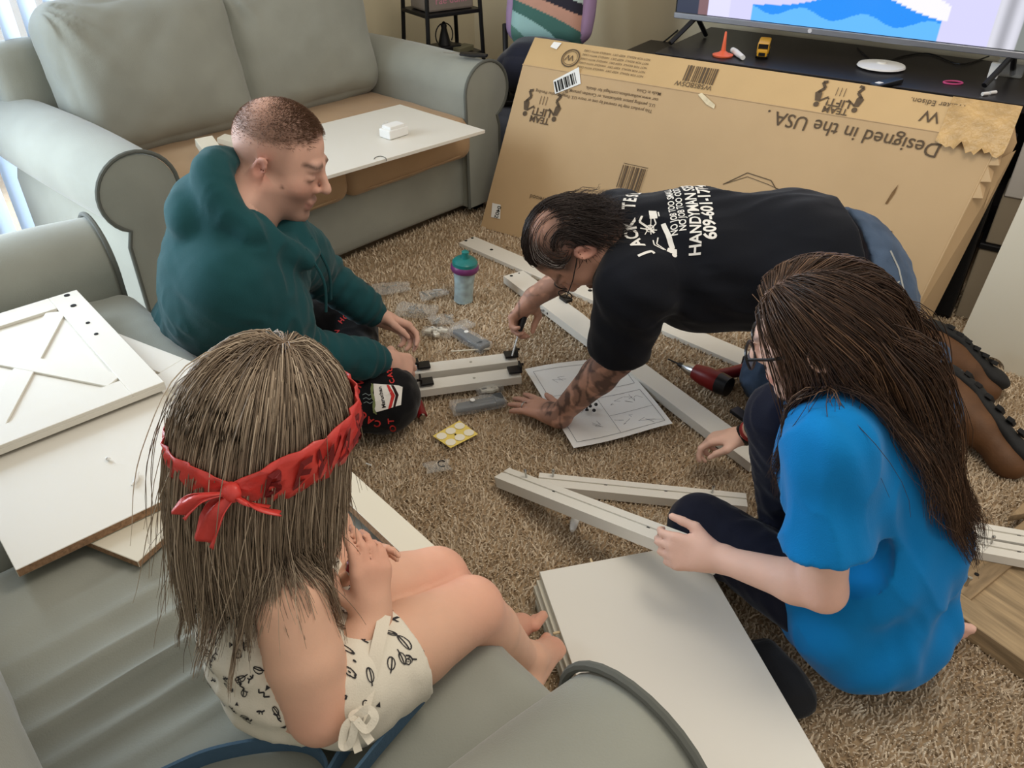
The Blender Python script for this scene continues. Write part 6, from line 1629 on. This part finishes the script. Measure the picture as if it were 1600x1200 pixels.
    d0 = out-nr*np.sum(nr*out,axis=1)[:,None]; d0 = d0/np.maximum(np.linalg.norm(d0,axis=1,keepdims=True),1e-6)+nr*0.25; d0 /= np.linalg.norm(d0,axis=1,keepdims=True)
    L_ = rg.uniform(0.42,0.60,n)*(1-0.25*(q[:,0] > 0.3)); off = rg.uniform(0.001,0.018,n)
    bk = NP((0.50,0.10,0.0))
    def pl(p, t): return np.tile((bk*(0.34 if t > 0.25 else 0.80))[None], (len(p),1))
    pth = grow(rt, d0, L_, 15, C_, off, pl, 0.42, 9, wave=0.022, wf=26, stiff=0.60, clump=0.5)
    v, f = strand_mesh(pth, rg.uniform(0.0006,0.0010,n)); t = rg.uniform(0,1,n)[:,None]
    cl = np.array(C(46,33,26)[:3])*(1-t)+np.array(C(86,62,46)[:3])*t; sun = rg.uniform(size=n) < 0.10; cl[sun] = np.array(C(128,98,74)[:3])
    mesh_np('hair', v, f, M_hair, root, cols=np.repeat(cl, 45, axis=0))
teenager()
# ================================================================== the girl on the couch
def girl():
    root = empty('person', label='little girl with a red headband sitting on the grey couch', cat='person')
    hd = Head(D(424,684,0.90), (0.48,0.76,-0.42), (0.20,0.36,0.90), 0.92)
    pel = NP(D(442,1075,0.98)); pel[2] = 0.525
    shR = NP(D(452,940,0.905)); shL = shR+NP((-0.125,0.145,0.0)); nb = (shR+shL)/2+NP((0.005,0.005,0.035)); chest = (shR+shL)/2+NP((0.005,0.005,-0.075)); pel = NP((-0.282,0.628,0.525)); waist = (chest+pel)/2+NP((-0.01,-0.01,0))
    elR = NP(D(500,1112,0.94)); wrR = NP(D(582,962,1.0)); elL = NP((-0.27,0.83,0.56)); wrL = NP(D(540,912,1.09))
    hpR = pel+NP((0.075,-0.025,0.0)); hpL = pel+NP((-0.02,0.075,0.0)); knR = NP(D(735,952,1.14)); knL = NP(D(682,905,1.18)); anR = NP(D(820,1030,1.39)); anL = NP(D(772,990,1.44))
    lat = shL-shR; SK = np.array(C(219,174,147)[:3])
    S = SDF(0.0046); hd.build(S, neck=nb, neck_r=0.042, detail=True)
    S.chain([pel, waist, chest, nb], [0.078,0.068,0.066,0.036], 0.03, flat=(lat,1.3))
    for sh, el, wr in ((shR,elR,wrR),(shL,elL,wrL)):
        S.cone(nb, sh, 0.030, 0.038, 0.02); S.chain([sh, sh+(el-sh)*0.5, el], [0.042,0.044,0.038], 0.007); m_ = el+(wr-el)*0.3; S.chain([el, m_, wr], [0.037,0.037,0.023], 0.007)
    for hp, kn, an in ((hpR,knR,anR),(hpL,knL,anL)):
        S.chain([hp, hp+(kn-hp)*0.5, kn], [0.066,0.058,0.046], 0.008); m_ = kn+(an-kn)*0.35; S.chain([kn, m_, an], [0.046,0.041,0.026], 0.010)
    foot(S, anR, (0.34,0.72,-0.20), (-0.25,0.25,0.85), 0.86, 1); foot(S, anL, (0.34,0.72,-0.20), (-0.25,0.25,0.85), 0.86, -1)
    hand(S, wrR, (0.02,0.34,0.90), (-0.62,0.72,-0.2), (-0.75,-0.55,0.2), 0.74, curl=(0.30,0.42,0.50,0.55), thumb=(0.45,0.15), wr=0.027)
    hand(S, wrL, (0.50,0.10,0.70), (0.55,-0.75,-0.3), (-0.6,-0.3,0.7), 0.70, curl=(0.35,0.4,0.45,0.5), thumb=(0.4,0.3), wr=0.024)
    def colf(p):
        c = np.tile(SK, (len(p),1)); f_, r2, u_ = hd.local(p); c = mixc(c, C(120,100,82), np.clip((u_-0.03)/0.02,0,1)*(f_ < 0.07)*(np.abs(r2) < 0.11)*(u_ < 0.16))
        for j, r_ in ((elR,0.05),(knR,0.06),(knL,0.06)): c = mixc(c, C(222,146,126), 0.45*near(p, j, r_))
        for a in (anR, anL): c = mixc(c, C(200,128,108), 0.35*near(p, a+NP((0.06,0.08,-0.04)), 0.08))
        for a in (wrR, wrL): c = mixc(c, C(214,140,120), 0.35*near(p, a+NP((0.01,0.03,0.08)), 0.06))
        return c
    solid('body', S, M_skin, root, colf)
    # sleeveless printed top and shorts hem
    M_top = mat('cream_jersey', C(226,218,200), 0.85, 0.05, 10, 0.25, 420, sheen=0.12, spec=0.15)
    S = SDF(0.0046)
    S.chain([pel+NP((-0.005,0,0.0)), waist, chest, chest+NP((0,0,0.05))], [0.082,0.074,0.074,0.058], 0.03, flat=(lat,1.20))
    for sh in (shR, shL): S.cone(nb+NP((0,0,-0.012)), sh+(nb-sh)*0.38+NP((0,0,0.004)), 0.040, 0.036, 0.02)
    for sh, el in ((shR,elR),(shL,elL)): S.cone(sh+(sh-nb)*0.10, el+(sh-nb)*0.2, 0.046, 0.042, 0.006, 's'); S.ball(sh+(sh-nb)*0.15+NP((0,0,-0.03)), 0.050, 0.006, 's')
    S.cone(nb+NP((0,0,-0.005)), hd(-0.02,0,-0.05), 0.046, 0.052, 0.008, 's'); S.ball(nb+NP((0.035,0.012,0.0)), 0.048, 0.01, 's')
    for hp, kn in ((hpR,knR),(hpL,knL)):
        e = kn-hp; L_ = np.linalg.norm(e); e /= L_; S.chain([pel, hp, hp+e*0.13], [0.078,0.074,0.071], 0.02); S.cut(hp+e*0.085, e+NP((0,0,0.15)), hp+e*0.12, 0.115)
    def dsp(p, n): return folds(0.0045, 75, 101)(p, n)+0.003*near(p, waist+NP((-0.03,-0.05,-0.03)), 0.10)*np.sin(p[:,2]*130+2*wav(p,18,3,1))
    o, bv = solid('top', S, M_top, root, disp=dsp, it=1, keepbvh=True)
    # doodle print
    M_dk = mat('doodle_black', C(44,42,44), 0.8, 0.06, 60); M_pk = mat('doodle_pink', C(206,120,136), 0.8, 0.06, 60)
    r_ = random.Random(12)
    def doodle(k):
        p = Print(); a = r_.uniform(0,6.3); ca, sa = math.cos(a), math.sin(a); T = lambda x, y: ((x*ca-y*sa), (x*sa+y*ca)); s = r_.uniform(0.8,1.25)*0.0058
        if k == 0: p.line([T(s*math.cos(t)*1.0, s*0.55*math.sin(t)) for t in np.linspace(0,6.28,11)], 0.0011); p.line([T(-s,0),T(s*1.5,0.2*s)], 0.0013)
        elif k == 1: p.line([T(-s,-0.3*s),T(-0.4*s,0.5*s),T(0.1*s,-0.2*s),T(0.6*s,0.6*s),T(1.1*s,0)], 0.0018)
        elif k == 2: p.poly([T(-0.5*s,-0.35*s),T(0.6*s,-0.2*s),T(0.1*s,0.6*s)])
        elif k == 3: p.line([T(0.6*s*math.cos(t)+0.15*s*math.cos(5*t),0.6*s*math.sin(t)) for t in np.linspace(0,6.28,14)], 0.0013); p.disc(*T(0,0), 0.15*s)
        elif k == 4: p.line([T(-1.1*s,0),T(-0.5*s,0.35*s),T(0.2*s,0.1*s),T(0.9*s,0.5*s)], 0.0018); p.line([T(-0.5*s,0.35*s),T(-0.4*s,-0.4*s)], 0.0013); p.line([T(0.2*s,0.1*s),T(0.3*s,-0.5*s)], 0.0013)
        else: p.disc(*T(0,0), 0.22*s)
        return p
    cc = waist+NP((0,0,0.03)); n = 0
    for i in range(420):
        th = r_.uniform(0,6.28); z = r_.uniform(-0.16,0.17); out = V((math.cos(th), math.sin(th), r_.uniform(-0.1,0.35))).normalized()
        if out.y > 0.5 and out.x < 0.3: continue
        ax = pel+(nb-pel)*((z+0.16)/0.33); org_ = Vector(ax); xd = V((0,0,1)).cross(out).normalized(); yd = out.cross(xd)
        decal('doodle_print', doodle(r_.choice((0,0,1,2,3,4,4,5))), bv, org_, xd, yd, M_pk if r_.random() < 0.07 else M_dk, o, off=0.0010, maxe=0.008); n += 1
    # tie cord with a bow at the hip
    cord = empty('tie_cord'); cord.parent = root
    pts = [D(601,962,0.985), D(590,1010,0.955), D(579,1060,0.94), D(568,1105,0.925), D(556,1130,0.915)]
    def ribbon(name, pts, w, th, m, parent, n=6, up=None):
        cp_ = catmull([tuple(p) for p in pts], n); vs = []; fs = []; K = len(cp_)
        for i, p in enumerate(cp_):
            t = (cp_[min(i+1,K-1)]-cp_[max(i-1,0)]).normalized(); view = (Vector(up) if up is not None else (Vector((0,0,CAM_H))-p)).normalized()
            s_ = t.cross(view).normalized()*w/2 if up is None else Vector(up).normalized()*w/2; nn = s_.cross(t).normalized()*th/2
            vs += [tuple(p+s_+nn), tuple(p-s_+nn), tuple(p-s_-nn), tuple(p+s_-nn)]
        for i in range(K-1):
            for k in range(4): fs.append([i*4+k, i*4+(k+1)%4, (i+1)*4+(k+1)%4, (i+1)*4+k])
        fs += [[3,2,1,0],[(K-1)*4+k for k in range(4)]]
        ob = mesh_np(name, np.array(vs), fs, m, parent, smooth=True)
        try: ob.data.set_sharp_from_angle(angle=math.radians(50))
        except Exception: pass
        return ob
    ribbon('tie_band', pts, 0.016, 0.003, M_top, cord)
    P5 = Print()
    for k,(px,py) in enumerate(((594,985),(586,1022),(580,1050),(572,1085),(590,1000),(577,1068))):
        c = Vector(D(px,py,0.935)); MB().box((0,0,0),(0.003,0.0016,0.0006), R=frame((0,0,0), V((math.cos(k*2),0.3,math.sin(k*2)))).to_3x3()).build('doodle_print', M_dk, cord)
    kn_ = Vector(D(556,1122,0.905))
    MB().lathe([(0.0,-0.008),(0.008,-0.005),(0.009,0.0),(0.008,0.005),(0.0,0.008)], frame(kn_, V((1,0,0))), n=12, cap=False).build('bow_knot', M_top, cord, smooth=True)
    for q_ in ([(556,1122),(575,1108),(586,1122),(572,1140),(556,1124)], [(556,1122),(540,1135),(535,1165),(548,1160),(556,1126)], [(556,1122),(552,1145),(560,1175)], [(556,1122),(566,1140),(580,1160)]):
        ribbon('bow_loop', [D(a,b,0.90-0.002*i) for i,(a,b) in enumerate(q_)], 0.009, 0.002, M_top, cord)
    # hair
    C_ = Coll().ell(hd(-0.012,0,0.035), np.array([0.100,0.078,0.092])*hd.sc, hd.R).cone(hd(-0.02,0,-0.05), nb, 0.042, 0.05)
    C_.cone(nb, shR, 0.042, 0.042).cone(nb, shL, 0.042, 0.042).cone(shR, elR, 0.042, 0.036).ell(chest, (0.088,0.105,0.10), np.eye(3)).ell(waist, (0.095,0.11,0.11), np.eye(3))
    def mask(f, r, u): m = np.clip((u-0.05-0.55*np.clip(f,0,1))/0.1,0,1); return np.maximum(m, np.clip((0.20-f)/0.1,0,1)*np.clip((u+0.5)/0.1,0,1))
    n = 5200; rt, nr, q = scalp(hd, n, mask, 41); n = len(rt); rg = np.random.default_rng(18)
    # hair radiates from a whorl at the crown
    wh = NP((0.05,0.10,0.99)); loc = q-wh; fl = hd.f[None]*loc[:,:1]+hd.r[None]*loc[:,1:2]+hd.u[None]*loc[:,2:3]
    d0 = fl-nr*np.sum(nr*fl,axis=1)[:,None]; d0 = d0/np.maximum(np.linalg.norm(d0,axis=1,keepdims=True),1e-6)+nr*0.22; d0 /= np.linalg.norm(d0,axis=1,keepdims=True)
    L_ = rg.uniform(0.18,0.30,n); fr_ = q[:,0] > 0.25; L_[fr_] *= 0.8; off = rg.uniform(0.0005,0.010,n)
    def pl(p, t): return np.tile((NP((-0.10,-0.10,0.0))*(1.0 if t < 0.5 else 0.4))[None], (len(p),1))
    pth = grow(rt, d0, L_, 15, C_, off, pl, 0.50, 19, wave=0.007, wf=30, stiff=0.60, clump=0.55)
    # a few flyaway strands
    fly = rg.uniform(size=n) < 0.05; s_ = np.linspace(0,1,15)[None,:,None]; pth[fly] += (rg.normal(0,0.022,(fly.sum(),1,3))*s_)
    v, f = strand_mesh(pth, rg.uniform(0.0005,0.0008,n)); t = rg.uniform(0,1,n)[:,None]
    cl = np.array(C(104,88,72)[:3])*(1-t)+np.array(C(168,148,124)[:3])*t; sun = rg.uniform(size=n) < 0.12; cl[sun] = np.array(C(190,172,148)[:3])
    mesh_np('hair', v, f, M_hair, root, cols=np.repeat(cl, 45, axis=0))
    # red headband tied at the back of the head
    M_red2 = mat('red_plastic_film', C(196,58,50), 0.4, 0.12, 16, 0.5, 45, spec=0.6, bdist=0.004)
    band = empty('headband', label="shiny red lettered headband tied around the girl's hair", cat='headband')
    ang = np.linspace(0, 2*math.pi, 72, endpoint=False); K = len(ang); vs = []
    hb = np.random.default_rng(2)
    KA = 0.62
    def bp(a, t, ex=0.0):
        # a = 0 at the back of the head
        f = -math.cos(a); r = math.sin(a); hgt = 0.010+0.045*f     # lower at the back
        wdt = 0.030*(0.35+0.65*min(1, abs((a-KA+math.pi)%(2*math.pi)-math.pi)/0.45))
        u = hgt+t*wdt; rad = math.sqrt(max(0.3, 1-((u-0.02)/0.125)**2)); wr_ = 0.0025*math.sin(a*19+t*4)+0.0018*math.sin(a*43+t*7)
        return hd(-0.012+f*(0.1205*rad+wr_+ex), r*(0.0985*rad+wr_+ex), u)
    tt = np.linspace(-1,1,7)
    for a in ang:
        for t_ in tt: vs.append(bp(a, t_))
    fs = []; nt7 = len(tt)
    for i in range(K):
        for j in range(nt7-1): fs.append((i*nt7+j, i*nt7+j+1, ((i+1)%K)*nt7+j+1, ((i+1)%K)*nt7+j))
    bo = mesh_np('band', np.array(vs), np.array(fs), M_red2, band)
    md = bo.modifiers.new('thick','SOLIDIFY'); md.thickness = 0.0015
    kc = bp(KA, 0.0, 0.006)
    S = SDF(0.003); S.ell(kc, np.array([0.009,0.012,0.011]), hd.R, 0.006); solid('knot', S, M_red2, band, disp=folds(0.0018, 90, 5))
    def tail(pts, w): 
        cp_ = catmull([tuple(p) for p in pts], 6); vs = []; fs = []; n_ = len(cp_)
        for i, p in enumerate(cp_):
            s_ = Vector(hd.r)*(w*(0.3+0.7*min(1,i/n_*1.6))); b_ = Vector(hd.f)*-1
            for j in range(7):
                x = j/6*2-1; vs.append(tuple(p+s_*x+b_*(0.005*math.sin(x*5+i*0.3))))
        for i in range(n_-1):
            for j in range(6): fs.append((i*7+j, i*7+j+1, (i+1)*7+j+1, (i+1)*7+j))
        o_ = mesh_np('tail', np.array(vs), np.array(fs), M_red2, band); md = o_.modifiers.new('thick','SOLIDIFY'); md.thickness = 0.0012
    k3 = Vector(kc); rr_ = (Vector(hd.r)*math.cos(KA)+Vector(hd.f)*math.sin(KA)); uu_ = Vector(hd.u); bb_ = (Vector(hd.f)*-math.cos(KA)+Vector(hd.r)*math.sin(KA))
    tail([k3, k3-rr_*0.012-uu_*0.02+bb_*0.006, k3-rr_*0.018-uu_*0.055+bb_*0.004], 0.018)
    tail([k3, k3-rr_*0.030-uu_*0.008+bb_*0.008, k3-rr_*0.045-uu_*0.030+bb_*0.004], 0.014)
    tail([k3, k3+rr_*0.020-uu_*0.006+bb_*0.008, k3+rr_*0.046-uu_*0.010+bb_*0.004], 0.012)
    # lettering along the band
    Lm = []; Lf = []
    word = 'BEWARE'; a0 = KA+0.40
    for i, ch in enumerate(word):
        v2, f2 = text2d(ch, 1.0, 0.035, 'CENTER'); o_ = len(Lm); a = a0+i*0.28
        for x, y in v2: Lm.append(bp(a+x*0.29, (y-0.36)*1.7, 0.0042))
        Lf += [[k+o_ for k in p] for p in f2]
    mesh_np('lettering', np.array(Lm), Lf, mat('dark_red_ink', C(110,24,24), 0.5, 0.1), bo, smooth=False)
    # what she holds
    hb_ = Vector(D(558,886,1.012)); t_ = empty('toy_capsule', label="small white and red toy held in the girl's hands", cat='toy')
    MB().lathe([(0.0,-0.012),(0.012,-0.009),(0.015,0.0)], frame(hb_, V((1,0.2,0)), z=V((0.4,0.3,0.8))), n=16, cap=False).build('base', M_paper, t_, smooth=True)
    MB().lathe([(0.015,0.0),(0.012,0.009),(0.0,0.013)], frame(hb_, V((1,0.2,0)), z=V((0.4,0.3,0.8))), n=16, cap=False).build('dome', mat('dark_red_gloss', C(150,30,38), 0.2, 0.05), t_, smooth=True)
    # blue strap on the couch
    M_strap = mat('blue_webbing', C(74,102,126), 0.8, 0.12, 14, 0.4, 300)
    zs = 0.462
    pts = [P(255,1212,zs), P(330,1180,zs+0.003), P(420,1163,zs+0.006), P(478,1166,zs+0.008), P(508,1192,zs+0.006), P(520,1240,zs+0.004), P(545,1225,zs+0.010), P(590,1170,zs+0.018), P(640,1112,zs+0.024), P(664,1082,zs+0.026), P(655,1066,zs+0.026), P(632,1072,zs+0.026), P(598,1100,zs+0.024), P(560,1145,zs+0.020), P(528,1188,zs+0.014), P(500,1240,zs+0.01)]
    sb_ = ribbon('bag_strap', pts, 0.030, 0.004, M_strap, None, up=V((0.05,-0.05,1)))
    tag(sb_, "blue woven strap looped on the couch at the girl's hip", 'strap')
girl()
